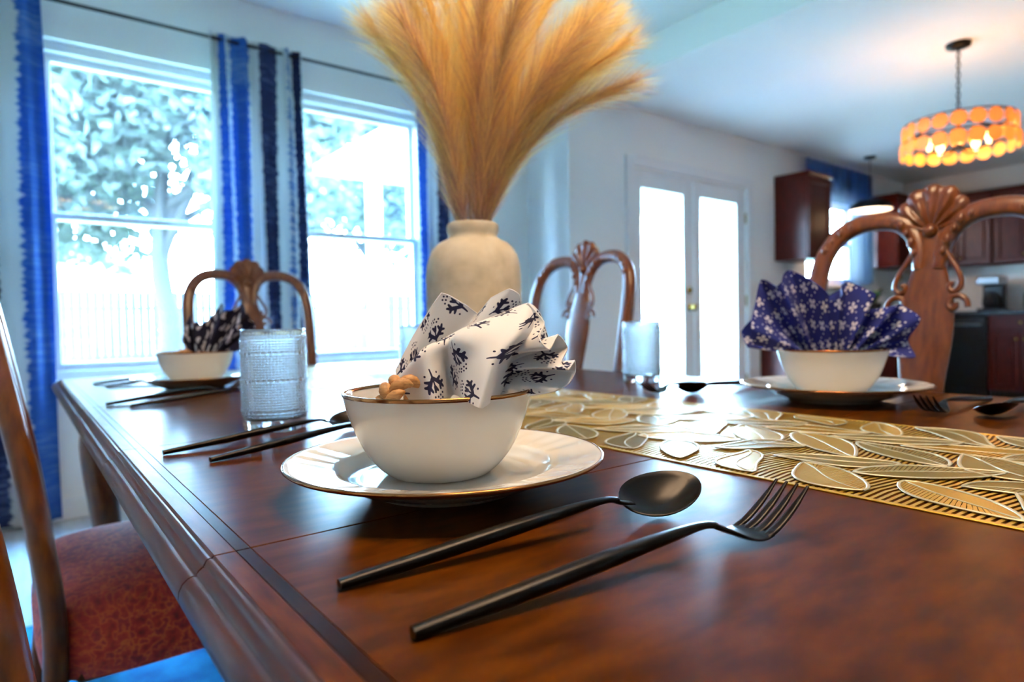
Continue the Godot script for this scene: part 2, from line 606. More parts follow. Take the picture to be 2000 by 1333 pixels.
# ---------------------------------------------------------------- outdoors
func outside() -> void:
	var lawn := mat("lawn", Color(1, 1, 1), 0.95)
	lawn.albedo_texture = noise_tex(71, 0.02, [[0.0, Color(0.36, 0.38, 0.24)], [0.5, Color(0.48, 0.48, 0.35)], [1.0, Color(0.58, 0.56, 0.43)]], 512, 5)
	triplanar(lawn, Vector3(0.3, 0.3, 0.3), true)
	struct("ground", boxes([span(Vector3(-40, -0.4, -3.9), Vector3(50, -0.12, -70))]), lawn)
	struct("patio_slab", boxes([span(Vector3(2.6, -0.12, -3.9), Vector3(9.3, -0.03, -6.9))]), mat("concrete", Color(0.62, 0.61, 0.59), 0.9))
	var white := mat("outdoor_white", Color(0.82, 0.81, 0.79), 0.7)
	var shingle := mat("shingle_grey", Color(0.42, 0.40, 0.39), 0.9)
	# porch over the French doors
	var p := thing("porch_roof", "cream porch roof on white posts outside the French doors", "porch", Vector3(5.1, -0.03, -5.3))
	var off := -p.position
	part("roof", boxes([span(Vector3(2.62, 2.56, -3.9), Vector3(9.2, 2.66, -6.9))], 0.01), white, p, off)  # roof stretched beyond its visible part to keep daylight off the kitchen side
	part("beam", boxes([span(Vector3(2.72, 2.36, -5.85), Vector3(9.1, 2.56, -6.0))], 0.008), white, p, off)
	for x in [2.85, 5.9, 8.95]:
		part("post", boxes([span(Vector3(x - 0.06, -0.03, -5.86), Vector3(x + 0.06, 2.36, -5.98))], 0.008), white, p, off)
	# fence of upright boards
	var fw := mat("fence_wood", Color(0.16, 0.165, 0.18), 0.9)
	var f := thing("board_fence", "weathered grey board fence at the end of the yard", "fence", Vector3(6.5, -0.12, -17))
	var bm := boxes([[Vector3(0, 0.95, 0), Vector3(0.135, 1.9, 0.02)]], 0.004)
	for k in 150:
		part("board", bm, fw, f, Vector3(-11.0 + k * 0.147, 0, 0.012 * (k % 2)))
	for y in [0.4, 1.5]:
		part("rail", boxes([[Vector3(0, y, -0.05), Vector3(22.0, 0.09, 0.04)]]), fw, f)
	# neighbouring house
	var h := thing("neighbour_house", "pale house with a low gable beyond the yard trees", "house", Vector3(-3, -0.12, -23))
	part("wall", boxes([span(Vector3(-6, 0, 0), Vector3(5.5, 2.9, -7))]), white, h)
	var roof := MB.new()
	roof.slab(PackedVector2Array([Vector2(-6.6, 2.8), Vector2(-0.25, 5.1), Vector2(6.1, 2.8), Vector2(6.1, 2.95), Vector2(-0.25, 5.3), Vector2(-6.6, 2.95)]), -7.4, 0.4)
	part("roof", roof.mesh(true), shingle, h)
	part("gable", _gable(), white, h)
	for x in [-3.5, 2.4]:
		var wn := part("window", boxes([[Vector3(x, 1.5, 0.02), Vector3(1.2, 1.3, 0.06)]], 0.01), M.trim_white, h)
		part("pane", boxes([[Vector3(x, 1.5, 0.055), Vector3(1.06, 1.16, 0.01)]]), M.counter_stone, wn)
	# trees
	var bark := mat("bark", Color(0.10, 0.085, 0.08), 0.9)
	var leaf_a := mat("foliage", Color(0.08, 0.11, 0.085), 0.7)
	leaf_a.backlight_enabled = true
	leaf_a.backlight = Color(0.25, 0.32, 0.25)
	tree(Vector3(1.5, -0.12, -9.5), 4.3, 2.6, 30000, 1, "leafy tree with a forked trunk in the yard by the house", leaf_a, bark)
	tree(Vector3(5.9, -0.12, -12.5), 4.6, 2.9, 30000, 2, "broad leafy tree behind the porch roof corner", leaf_a, bark)
	tree(Vector3(-2.6, -0.12, -14.5), 4.8, 2.9, 24000, 3, "leafy tree beside the neighbouring house", leaf_a, bark)
	tree(Vector3(12.0, -0.12, -15.0), 4.4, 2.7, 20000, 4, "leafy tree near the fence seen past the porch posts", leaf_a, bark)

func _gable() -> ArrayMesh:
	var g := MB.new()
	g.slab(PackedVector2Array([Vector2(-6, 2.9), Vector2(5.5, 2.9), Vector2(-0.25, 5.0)]), -0.1, 0.0)
	return g.mesh(true)

func tree(at: Vector3, mid: float, radius: float, count: int, seed_: int, label: String, leaf: Material, bark: Material) -> void:
	var rng := RandomNumberGenerator.new()
	rng.seed = 900 + seed_
	var t := thing("tree", label, "tree", at)
	var b := MB.new()
	b.tube(curve([Vector3(0, 0, 0), Vector3(0.1, 1.0, 0.05), Vector3(0.0, 2.0, 0), Vector3(0.15, mid, 0.1)], 5), [0.2, 0.17, 0.16, 0.15, 0.15, 0.14, 0.14, 0.13, 0.12, 0.12, 0.11, 0.1, 0.09, 0.08, 0.06, 0.04], 9)
	part("trunk", b.mesh(), bark, t)
	var clumps := []
	for k in 16:
		var a := rng.randf() * TAU
		var r := radius * sqrt(rng.randf()) * 0.85
		var c := Vector3(cos(a) * r, mid + rng.randf_range(-0.62, 0.6) * radius, sin(a) * r)
		clumps.append([c, rng.randf_range(0.45, 0.8) * radius * 0.55])
		if k < 8:
			var br := MB.new()
			var s := Vector3(0, rng.randf_range(1.6, 2.6), 0)
			br.tube(curve([s, s.lerp(c, 0.5) + Vector3(0, 0.2, 0), c], 4), [0.08, 0.07, 0.06, 0.05, 0.04, 0.03, 0.03, 0.02, 0.015], 6)
			part("branch", br.mesh(), bark, t)
	var lm := MB.new()
	for z in [0]:
		var pts := [Vector3(0, 0, 0), Vector3(0.03, 0.05, 0.008), Vector3(0, 0.13, 0), Vector3(-0.03, 0.05, 0.008)]
		lm.quad(lm.vert(pts[0]), lm.vert(pts[1]), lm.vert(pts[2]), lm.vert(pts[3]))
	var mm := MultiMesh.new()
	mm.transform_format = MultiMesh.TRANSFORM_3D
	mm.mesh = lm.mesh()
	mm.instance_count = count
	for k in count:
		var c = clumps[rng.randi() % clumps.size()]
		var d := Vector3(rng.randfn(), rng.randfn(), rng.randfn()).normalized() * pow(rng.randf(), 0.45)
		var basis_ := Basis.from_euler(Vector3(rng.randf() * TAU, rng.randf() * TAU, rng.randf() * TAU)).scaled(Vector3.ONE * rng.randf_range(1.1, 2.0))
		mm.set_instance_transform(k, Transform3D(basis_, c[0] + d * c[1]))
	var fo := MultiMeshInstance3D.new()
	fo.multimesh = mm
	fo.material_override = leaf
	fo.name = "foliage"
	fo.set_meta("kind", "stuff")
	t.add_child(fo)

# ---------------------------------------------------------------- curtains
func stripe_texture(seed_: int) -> ImageTexture:
	var n := FastNoiseLite.new()
	n.seed = seed_
	n.frequency = 0.05
	n.fractal_octaves = 3
	var n2 := FastNoiseLite.new()
	n2.seed = seed_ + 1
	n2.frequency = 0.012
	var im := Image.create(256, 512, false, Image.FORMAT_RGB8)
	var white := Color(0.80, 0.81, 0.80)
	var blue := Color(0.15, 0.36, 0.64)
	var navy := Color(0.05, 0.11, 0.26)
	# dyed bands across the width: [start, end, colour, raggedness, strength]
	var bands := [[0.09, 0.185, blue, 0.008, 1.0], [0.19, 0.24, blue, 0.01, 0.3], [0.245, 0.42, blue, 0.012, 1.0], [0.525, 0.70, navy, 0.008, 1.0], [0.79, 0.855, blue, 0.022, 0.75], [0.885, 0.985, navy, 0.010, 1.0]]
	for y in 512:
		for x in 256:
			var u := x / 256.0
			var c := white
			var streak := n.get_noise_2d(x * 0.35, y * 4.0)
			for b in bands:
				var rag: float = b[3] * n.get_noise_2d(b[0] * 900.0, y * 3.0) * 2.2
				var inside := minf(u - b[0] + rag, b[1] - u + rag)
				var s := smoothstep(-0.004, 0.012, inside)
				var dye: float = clampf(s * (0.94 + 0.3 * streak + 0.25 * n2.get_noise_2d(b[0] * 700.0, y)), 0.0, 1.0) * b[4]
				c = c.lerp(b[2], dye)
			im.set_pixel(x, y, c)
	return ImageTexture.create_from_image(im)

func curtain_mesh(x0: float, x1: float, y0: float, y1: float, z: float, folds: float, amp: float, seed_: int, cloth := 1.0, u0 := 0.0) -> ArrayMesh:
	var rng := RandomNumberGenerator.new()
	rng.seed = seed_
	var ph := rng.randf() * TAU
	var b := MB.new()
	for side in 2:
		var pts := []
		var uvs := []
		for j in 25:
			var v := j / 24.0
			var row := []
			var ur := []
			for i in 73:
				var u := i / 72.0
				var spread := lerpf(1.0, 1.08, 1.0 - v)
				var x := lerpf(x0, x1, 0.5 + (u - 0.5) * spread) + 0.008 * sin(ph + v * 5.0 + u * 7.0)
				var a := amp * (0.75 + 0.35 * sin(u * 9.0 + seed_)) * lerpf(1.0, 0.6, v)
				var zz := z + a * sin(u * folds * TAU + ph + 0.5 * sin(v * 3.0 + u * 4.0)) + 0.3 * a * sin(u * folds * 2.1 * TAU + 1.3)
				row.append(Vector3(x, lerpf(y0, y1, v), zz + (0.0007 if side == 0 else -0.0007)))
				ur.append(Vector2(u0 + u * cloth, 1.0 - v))
			pts.append(row)
			uvs.append(ur)
		b.rows(pts, false, uvs, side == 1)
	return b.mesh()

func curtains() -> void:
	var m := mat("curtain_cloth", Color(1, 1, 1), 0.9)
	m.albedo_texture = stripe_texture(5)
	m.backlight_enabled = true
	m.backlight = Color(0.85, 0.85, 0.85)
	var z := WALL_Z + 0.09
	var labels := ["striped curtain with one broad bright blue band at the outer window edge", "striped curtain with two bright blue bands between the two windows", "striped curtain with navy bands between the two windows", "blue striped curtain half hidden behind the cream vase"]
	var spans := [[-0.28, 0.125, 2.3, 0.80, -0.50, 5], [0.825, 1.065, 2.6, 0.0, 0.50, 8], [1.075, 1.32, 2.4, 0.50, 0.50, 9], [2.05, 2.36, 2.6, 0.24, 0.63, 12]]
	for k in 4:
		var s = spans[k]
		var c := part(numbered("striped_curtain"), curtain_mesh(s[0], s[1], 0.02, 2.44, z, s[2], 0.035, s[5], s[4], s[3]), m, self)
		tag(c, labels[k], "curtain", "striped curtains at the dining windows")
	var rod := thing("curtain_rod", "thin black curtain rod along the wall above both dining windows", "curtain rod", Vector3(1.05, 2.41, z))
	var r := MB.new()
	r.tube([Vector3(-1.6, 0, 0), Vector3(1.6, 0, 0)], [0.0085], 12)
	part("pole", r.mesh(), M.iron, rod)
	for x in [-1.25, 0.02, 1.25]:
		var bk := MB.new()
		bk.box(Vector3(x, -0.005, -0.045), Vector3(0.016, 0.014, 0.085), 0.003)
		bk.box(Vector3(x, -0.005, -0.0865), Vector3(0.03, 0.06, 0.006), 0.002)
		part("bracket", bk.mesh(true), M.iron, rod)
	for s in [-1, 1]:
		var fn := MB.new()
		fn.lathe([Vector2(0.001, -0.022), Vector2(0.014, -0.016), Vector2(0.02, 0), Vector2(0.014, 0.016), Vector2(0.001, 0.022)], 14, Vector3(1.61 * s, 0, 0))
		part("finial", fn.mesh(), M.iron, rod)
	# kitchen window: blue curtain and valance
	var kb := mat("kitchen_curtain_cloth", Color(0.06, 0.30, 0.55), 0.9)
	kb.backlight_enabled = true
	kb.backlight = Color(0.8, 0.8, 0.8)
	var c1 := part(numbered("kitchen_valance"), curtain_mesh(6.1, 7.45, 2.06, 2.44, DOOR_Z + 0.06, 9.0, 0.02, 21), kb, self)
	tag(c1, "deep blue valance over the kitchen window above the sink", "curtain")
	var c2 := part(numbered("kitchen_curtain"), curtain_mesh(6.92, 7.42, 1.24, 2.40, DOOR_Z + 0.115, 4.0, 0.025, 22), kb, self)
	tag(c2, "deep blue curtain drawn to the right of the kitchen window", "curtain")

# ---------------------------------------------------------------- kitchen
func cabinet(called: String, label: String, group: String, at: Vector3, turn: float, w: float, h: float, d: float, doors: int, drawer := false, parent_m: Material = null) -> Node3D:
	# local: back on z = 0, front at z = d, x centred
	var m: Material = parent_m if parent_m else M.cherry
	var t := thing(called, label, "cabinet", at, turn, group)
	var y0 := 0.1 if drawer else 0.0
	part("body", boxes([span(Vector3(-w / 2, y0, 0), Vector3(w / 2, h, d - 0.02))], 0.002), m, t)
	if drawer:
		part("toe_kick", boxes([span(Vector3(-w / 2, 0, 0), Vector3(w / 2, y0, d - 0.08))]), M.black_plastic, t)
	var top := h - (0.17 if drawer else 0.01)
	if drawer:
		var dr := part("drawer", boxes([span(Vector3(-w / 2 + 0.008, h - 0.155, d - 0.02), Vector3(w / 2 - 0.008, h - 0.012, d))], 0.004), m, t)
		part("knob", _knob(), M.brass, dr, Vector3(0, h - 0.083, d)).rotation.x = PI / 2
	for k in doors:
		var dw := (w - 0.012) / doors
		var x0 := -w / 2 + 0.006 + k * dw + 0.003
		var x1 := x0 + dw - 0.006
		var b := MB.new()
		var e := 0.055
		var a0 := y0 + 0.008
		b.box(Vector3((x0 + x1) / 2, a0 + e / 2, d - 0.01), Vector3(x1 - x0, e, 0.02), 0.003)
		b.box(Vector3((x0 + x1) / 2, top - e / 2, d - 0.01), Vector3(x1 - x0, e, 0.02), 0.003)
		b.box(Vector3(x0 + e / 2, (a0 + top) / 2, d - 0.01), Vector3(e, top - a0 - 2 * e, 0.02), 0.003)
		b.box(Vector3(x1 - e / 2, (a0 + top) / 2, d - 0.01), Vector3(e, top - a0 - 2 * e, 0.02), 0.003)
		var dd := part("door", b.mesh(true), m, t)
		part("panel", boxes([span(Vector3(x0 + e + 0.006, a0 + e + 0.006, d - 0.018), Vector3(x1 - e - 0.006, top - e - 0.006, d - 0.004))], 0.006), m, dd)
		part("knob", _knob(), M.brass, dd, Vector3(x1 - 0.03 if k == 0 else x0 + 0.03, (top - 0.08) if drawer else a0 + 0.07, d)).rotation.x = PI / 2
	if not drawer:
		part("crown", boxes([span(Vector3(-w / 2 - 0.012, h, 0), Vector3(w / 2 + 0.012, h + 0.035, d + 0.015))], 0.01), m, t)
	return t

func _knob() -> ArrayMesh:
	if not M.has("_knob"):
		var k := MB.new()
		k.lathe([Vector2(0.001, 0), Vector2(0.006, 0), Vector2(0.005, 0.012), Vector2(0.014, 0.018), Vector2(0.014, 0.024), Vector2(0.001, 0.028)], 14)
		M["_knob"] = k.mesh()
	return M["_knob"]

func kitchen() -> void:
	cabinet("wall_cabinet", "dark cherry wall cabinet between the French doors and kitchen window", "kitchen wall cabinets", Vector3(5.83, 1.42, DOOR_Z), 0, 0.42, 0.75, 0.33, 1)
	cabinet("wall_cabinet", "cherry wall cabinet in the kitchen corner beside the blue curtain", "kitchen wall cabinets", Vector3(7.82, 1.42, DOOR_Z), 0, 0.66, 0.75, 0.33, 2)
	for k in 5:
		cabinet("wall_cabinet", "dark cherry wall cabinet in the row over the coffee maker counter", "kitchen wall cabinets", Vector3(KITCHEN_X, 1.42, -2.58 + k * 0.62), -PI / 2, 0.61, 0.75, 0.33, 2)
	for k in 5:
		cabinet("base_cabinet", "cherry base cabinet under the worktop along the sink wall", "kitchen base cabinets", Vector3(5.62 + k * 0.51, 0, DOOR_Z), 0, 0.505, 0.88, 0.6, 1, true)
	for k in 4:
		cabinet("base_cabinet", "cherry base cabinet under the worktop holding the coffee maker", "kitchen base cabinets", Vector3(KITCHEN_X, 0, -1.955 + k * 0.56), -PI / 2, 0.555, 0.88, 0.6, 2, true)
	var dw := thing("dishwasher", "black dishwasher built in beside the cherry base cabinets", "dishwasher", Vector3(KITCHEN_X - 0.004, 0, -2.44), -PI / 2)
	part("body", boxes([span(Vector3(-0.2, 0, 0), Vector3(0.2, 0.875, 0.57))], 0.004), M.black_plastic, dw)
	part("door", boxes([span(Vector3(-0.197, 0.1, 0.57), Vector3(0.197, 0.87, 0.605))], 0.008), M.black_plastic, dw)
	part("handle", boxes([span(Vector3(-0.16, 0.77, 0.604), Vector3(0.16, 0.795, 0.64))], 0.008), M.steel, dw)
	var w1 := part(numbered("worktop"), boxes([span(Vector3(5.36, 0.88, DOOR_Z), Vector3(7.86, 0.92, -2.62))], 0.008), M.counter_stone, self)
	tag(w1, "dark stone worktop running under the kitchen window", "worktop")
	var w2 := part(numbered("worktop"), boxes([span(Vector3(7.87, 0.88, DOOR_Z), Vector3(8.5, 0.92, 0.4))], 0.008), M.counter_stone, self)
	tag(w2, "dark stone worktop carrying the coffee maker along the end wall", "worktop")
	# coffee maker
	var c := thing("coffee_maker", "black coffee maker with a steel top on the dark worktop", "coffee maker", Vector3(8.22, 0.92, -2.28), -PI / 2)
	var cb := MB.new()
	cb.box(Vector3(0, 0.015, 0.02), Vector3(0.2, 0.03, 0.26), 0.008)
	cb.box(Vector3(0, 0.17, -0.07), Vector3(0.19, 0.3, 0.09), 0.012)
	part("body", cb.mesh(true), M.black_plastic, c)
	part("brew_head", boxes([[Vector3(0, 0.32, 0.02), Vector3(0.21, 0.09, 0.27)]], 0.015), M.steel, c)
	var jug := MB.new()
	jug.lathe([Vector2(0.001, 0.032), Vector2(0.06, 0.033), Vector2(0.075, 0.07), Vector2(0.07, 0.14), Vector2(0.05, 0.18), Vector2(0.046, 0.19), Vector2(0.001, 0.191)], 20, Vector3(0, 0, 0.055))
	var jg := part("jug", jug.mesh(), M.black_plastic, c)
	var hd := MB.new()
	hd.tube(curve([Vector3(0.0, 0.16, 0.11), Vector3(0, 0.15, 0.155), Vector3(0, 0.08, 0.15), Vector3(0, 0.06, 0.125)], 5), [0.008], 8)
	part("handle", hd.mesh(), M.black_plastic, jg)
	var t := thing("toaster", "pale steel toaster standing beside the coffee maker", "toaster", Vector3(8.22, 0.92, -1.86), -PI / 2)
	part("body", boxes([[Vector3(0, 0.1, 0), Vector3(0.28, 0.18, 0.17)]], 0.03), M.steel, t)
	part("base", boxes([[Vector3(0, 0.009, 0), Vector3(0.27, 0.016, 0.16)]], 0.004), M.black_plastic, t)
	for z in [-0.035, 0.035]:
		part("slot", boxes([[Vector3(0, 0.189, z), Vector3(0.2, 0.004, 0.025)]]), M.black_plastic, t)
	# potted plant under the window
	var p := thing("potted_plant", "small green plant in a dark pot below the kitchen window", "plant", Vector3(7.25, 0.92, -3.05))
	var pot := MB.new()
	pot.lathe([Vector2(0.001, 0), Vector2(0.05, 0.001), Vector2(0.07, 0.1), Vector2(0.074, 0.11), Vector2(0.066, 0.11), Vector2(0.06, 0.095), Vector2(0.001, 0.092)], 20)
	part("pot", pot.mesh(), M.pot_dark, p)
	var rng := RandomNumberGenerator.new()
	rng.seed = 77
	for k in 16:
		var a := rng.randf() * TAU
		var l := rng.randf_range(0.12, 0.22)
		var o := Vector3(cos(a), 0, sin(a))
		var lf := MB.new()
		lf.tube(curve([Vector3(0, 0.09, 0), o * l * 0.35 + Vector3(0, 0.09 + l * 0.7, 0), o * l + Vector3(0, 0.09 + l * 0.75, 0)], 4), [Vector2(0.004, 0.002), Vector2(0.008, 0.002), Vector2(0.012, 0.002), Vector2(0.016, 0.002), Vector2(0.018, 0.002), Vector2(0.016, 0.002), Vector2(0.012, 0.002), Vector2(0.006, 0.0015), Vector2(0.001, 0.001)], 6)
		part("leaf", lf.mesh(), M.leaf_green, p)

# ---------------------------------------------------------------- lamps
func lights() -> void:
	var warm := Color(1.0, 0.74, 0.46)
	var c := thing("disc_chandelier", "ring chandelier of glowing amber discs hanging on a dark chain", "chandelier", Vector3(4.416, LOW, -1.393))
	var cp := MB.new()
	cp.lathe([Vector2(0.001, -0.03), Vector2(0.03, -0.03), Vector2(0.062, -0.022), Vector2(0.066, 0.0), Vector2(0.001, 0.0)], 28)
	part("canopy", cp.mesh(), M.iron, c)
	for k in 13:
		var ln := MB.new()
		var y := -0.04 - k * 0.029
		var pts := []
		for i in 12:
			var a := TAU * i / 12
			var q := Vector3(cos(a) * 0.009, sin(a) * 0.019, 0)
			pts.append(q if k % 2 == 0 else Vector3(0, q.y, q.x))
		pts.append(pts[0])
		ln.tube(pts, [0.003], 6, Vector3(0.3, 0.2, 1), 1.0, false)
		part("chain_link", ln.mesh(), M.iron, c, Vector3(0, y, 0))
	var fr := MB.new()
	for e in [[0.275, -0.455], [0.287, -0.558]]:
		var ring := []
		for i in 41:
			ring.append(Vector3(cos(TAU * i / 40) * e[0], e[1], sin(TAU * i / 40) * e[0]))
		fr.tube(ring, [0.005], 8, Vector3.UP, 1.0, false)
	fr.tube([Vector3(0, -0.40, 0), Vector3(0, -0.60, 0)], [0.012], 10)
	for i in 4:
		var a := TAU * i / 4 + 0.4
		fr.tube([Vector3(0, -0.44, 0), Vector3(cos(a) * 0.275, -0.455, sin(a) * 0.275)], [0.005], 6)
		fr.tube([Vector3(cos(a) * 0.275, -0.455, sin(a) * 0.275), Vector3(cos(a) * 0.287, -0.558, sin(a) * 0.287)], [0.004], 6)
	part("frame", fr.mesh(), M.iron, c)
	var disc := MB.new()
	disc.lathe([Vector2(0.001, -0.002), Vector2(0.040, -0.002), Vector2(0.043, 0), Vector2(0.040, 0.002), Vector2(0.001, 0.002)], 20)
	var dm := disc.mesh()
	for e in [[0.283, -0.500, 20, 0.0], [0.295, -0.602, 21, 0.5]]:
		for i in int(e[2]):
			var a = TAU * (i + e[3]) / e[2]
			var d := part("amber_disc", dm, M.amber_disc, c, Vector3(cos(a) * e[0], e[1], sin(a) * e[0]))
			d.rotation = Vector3(PI / 2, PI / 2 - a, 0)
	var bm := MB.new()
	bm.lathe([Vector2(0.001, -0.03), Vector2(0.01, -0.028), Vector2(0.012, -0.01), Vector2(0.02, 0.008), Vector2(0.022, 0.02), Vector2(0.014, 0.036), Vector2(0.001, 0.042)], 14)
	var bmesh := bm.mesh()
	for i in 5:
		var a := TAU * i / 5 + 0.3
		var at := Vector3(cos(a) * 0.15, -0.585, sin(a) * 0.15)
		var hold := MB.new()
		hold.tube(curve([Vector3(0, -0.59, 0), Vector3(cos(a) * 0.08, -0.63, sin(a) * 0.08), at + Vector3(0, -0.028, 0)], 5), [0.005], 8)
		part("bulb_arm", hold.mesh(), M.iron, c)
		part("bulb", bmesh, M.bulb_glow, c, at)
		lamp("bulb_light", c, at + Vector3(0, 0.012, 0), warm, 0.038, 0.02)
	# pendant over the sink
	var p := thing("pendant_lamp", "dark dome pendant lamp glowing over the kitchen sink", "lamp", Vector3(6.79, LOW, -2.9))
	var pc := MB.new()
	pc.lathe([Vector2(0.001, -0.025), Vector2(0.05, -0.02), Vector2(0.06, 0), Vector2(0.001, 0)], 20)
	part("canopy", pc.mesh(), M.iron, p)
	var cd := MB.new()
	cd.tube([Vector3(0, -0.02, 0), Vector3(0, -0.42, 0)], [0.004], 6)
	part("cord", cd.mesh(), M.iron, p)
	var sh := MB.new()
	sh.lathe([Vector2(0.199, -0.53), Vector2(0.203, -0.53), Vector2(0.18, -0.47), Vector2(0.1, -0.43), Vector2(0.03, -0.415), Vector2(0.001, -0.412)], 36)
	part("shade", sh.mesh(), M.iron, p)
	var dd := MB.new()
	dd.lathe([Vector2(0.001, -0.538), Vector2(0.19, -0.532), Vector2(0.195, -0.522), Vector2(0.001, -0.52)], 36)
	part("diffuser", dd.mesh(), M.pendant_diffuser, p)
	lamp("pendant_light", p, Vector3(0, -0.56, 0), Color(1, 0.82, 0.62), 0.35, 0.1)
	# chandelier over the dining table: its bulbs show in the spoon and on the plate rims
	var ch := thing("shaded_chandelier", "five-armed iron chandelier with downward shades above the dining table", "chandelier", Vector3(0.52, HIGH, -0.30))
	var st := MB.new()
	st.tube([Vector3(0, 0, 0), Vector3(0, -0.46, 0)], [0.008], 8)
	st.lathe([Vector2(0.001, -0.03), Vector2(0.05, -0.025), Vector2(0.062, 0), Vector2(0.001, 0)], 20)
	st.lathe([Vector2(0.001, -0.52), Vector2(0.03, -0.50), Vector2(0.04, -0.46), Vector2(0.02, -0.41), Vector2(0.001, -0.40)], 16)
	part("stem", st.mesh(), M.iron, ch)
	for i in 5:
		var a := TAU * i / 5 + 0.2
		var o := Vector3(cos(a), 0, sin(a))
		var am := MB.new()
		am.tube(curve([Vector3(0, -0.46, 0), o * 0.10 + Vector3(0, -0.43, 0), o * 0.20 + Vector3(0, -0.42, 0), o * 0.24 + Vector3(0, -0.47, 0), o * 0.24 + Vector3(0, -0.50, 0)], 5), [0.007], 8)
		part("arm", am.mesh(), M.iron, ch)
		var sd := MB.new()
		sd.lathe([Vector2(0.073, -0.60), Vector2(0.075, -0.60), Vector2(0.066, -0.56), Vector2(0.045, -0.525), Vector2(0.018, -0.505), Vector2(0.001, -0.50), Vector2(0.001, -0.503), Vector2(0.017, -0.508), Vector2(0.043, -0.528), Vector2(0.064, -0.562), Vector2(0.073, -0.60)], 24, o * 0.24)
		part("shade", sd.mesh(), M.trim_white, ch)
		part("bulb", bmesh, M.bulb_glow, ch, o * 0.24 + Vector3(0, -0.572, 0))
		lamp("bulb_light", ch, o * 0.24 + Vector3(0, -0.565, 0), Color(1.0, 0.86, 0.70), 0.22, 0.02)

# ---------------------------------------------------------------- the table
const TX0 := 0.088
const TX1 := 1.256

func moulding(path: Array, outward: Array) -> ArrayMesh:
	var prof := [[0.0, 0.0], [0.0006, -0.0003], [0.0010, -0.0016], [0.0022, -0.0010], [0.0040, -0.0016], [0.0052, -0.0034], [0.0056, -0.0052], [0.0070, -0.0058], [0.0088, -0.0072], [0.0098, -0.0086], [0.0100, -0.0098], [0.0118, -0.0094], [0.0145, -0.0102], [0.0175, -0.0128], [0.0195, -0.0168], [0.0200, -0.0210], [0.0188, -0.0256], [0.0160, -0.0290], [0.0110, -0.0302], [0.0, -0.0302]]
	var rings := []
	for k in path.size():
		var row := []
		for p in prof:
			row.append(Vector3(path[k].x, TOP + p[1], path[k].y) + Vector3(outward[k].x, 0, outward[k].y) * p[0])
		rings.append(row)
	var b := MB.new()
	b.rows(rings)
	for e in [0, rings.size() - 1]:
		var c := Vector3.ZERO
		for p in rings[e]:
			c += p / rings[e].size()
		b.fan(rings[e], c, e == 0)
	return b.mesh()

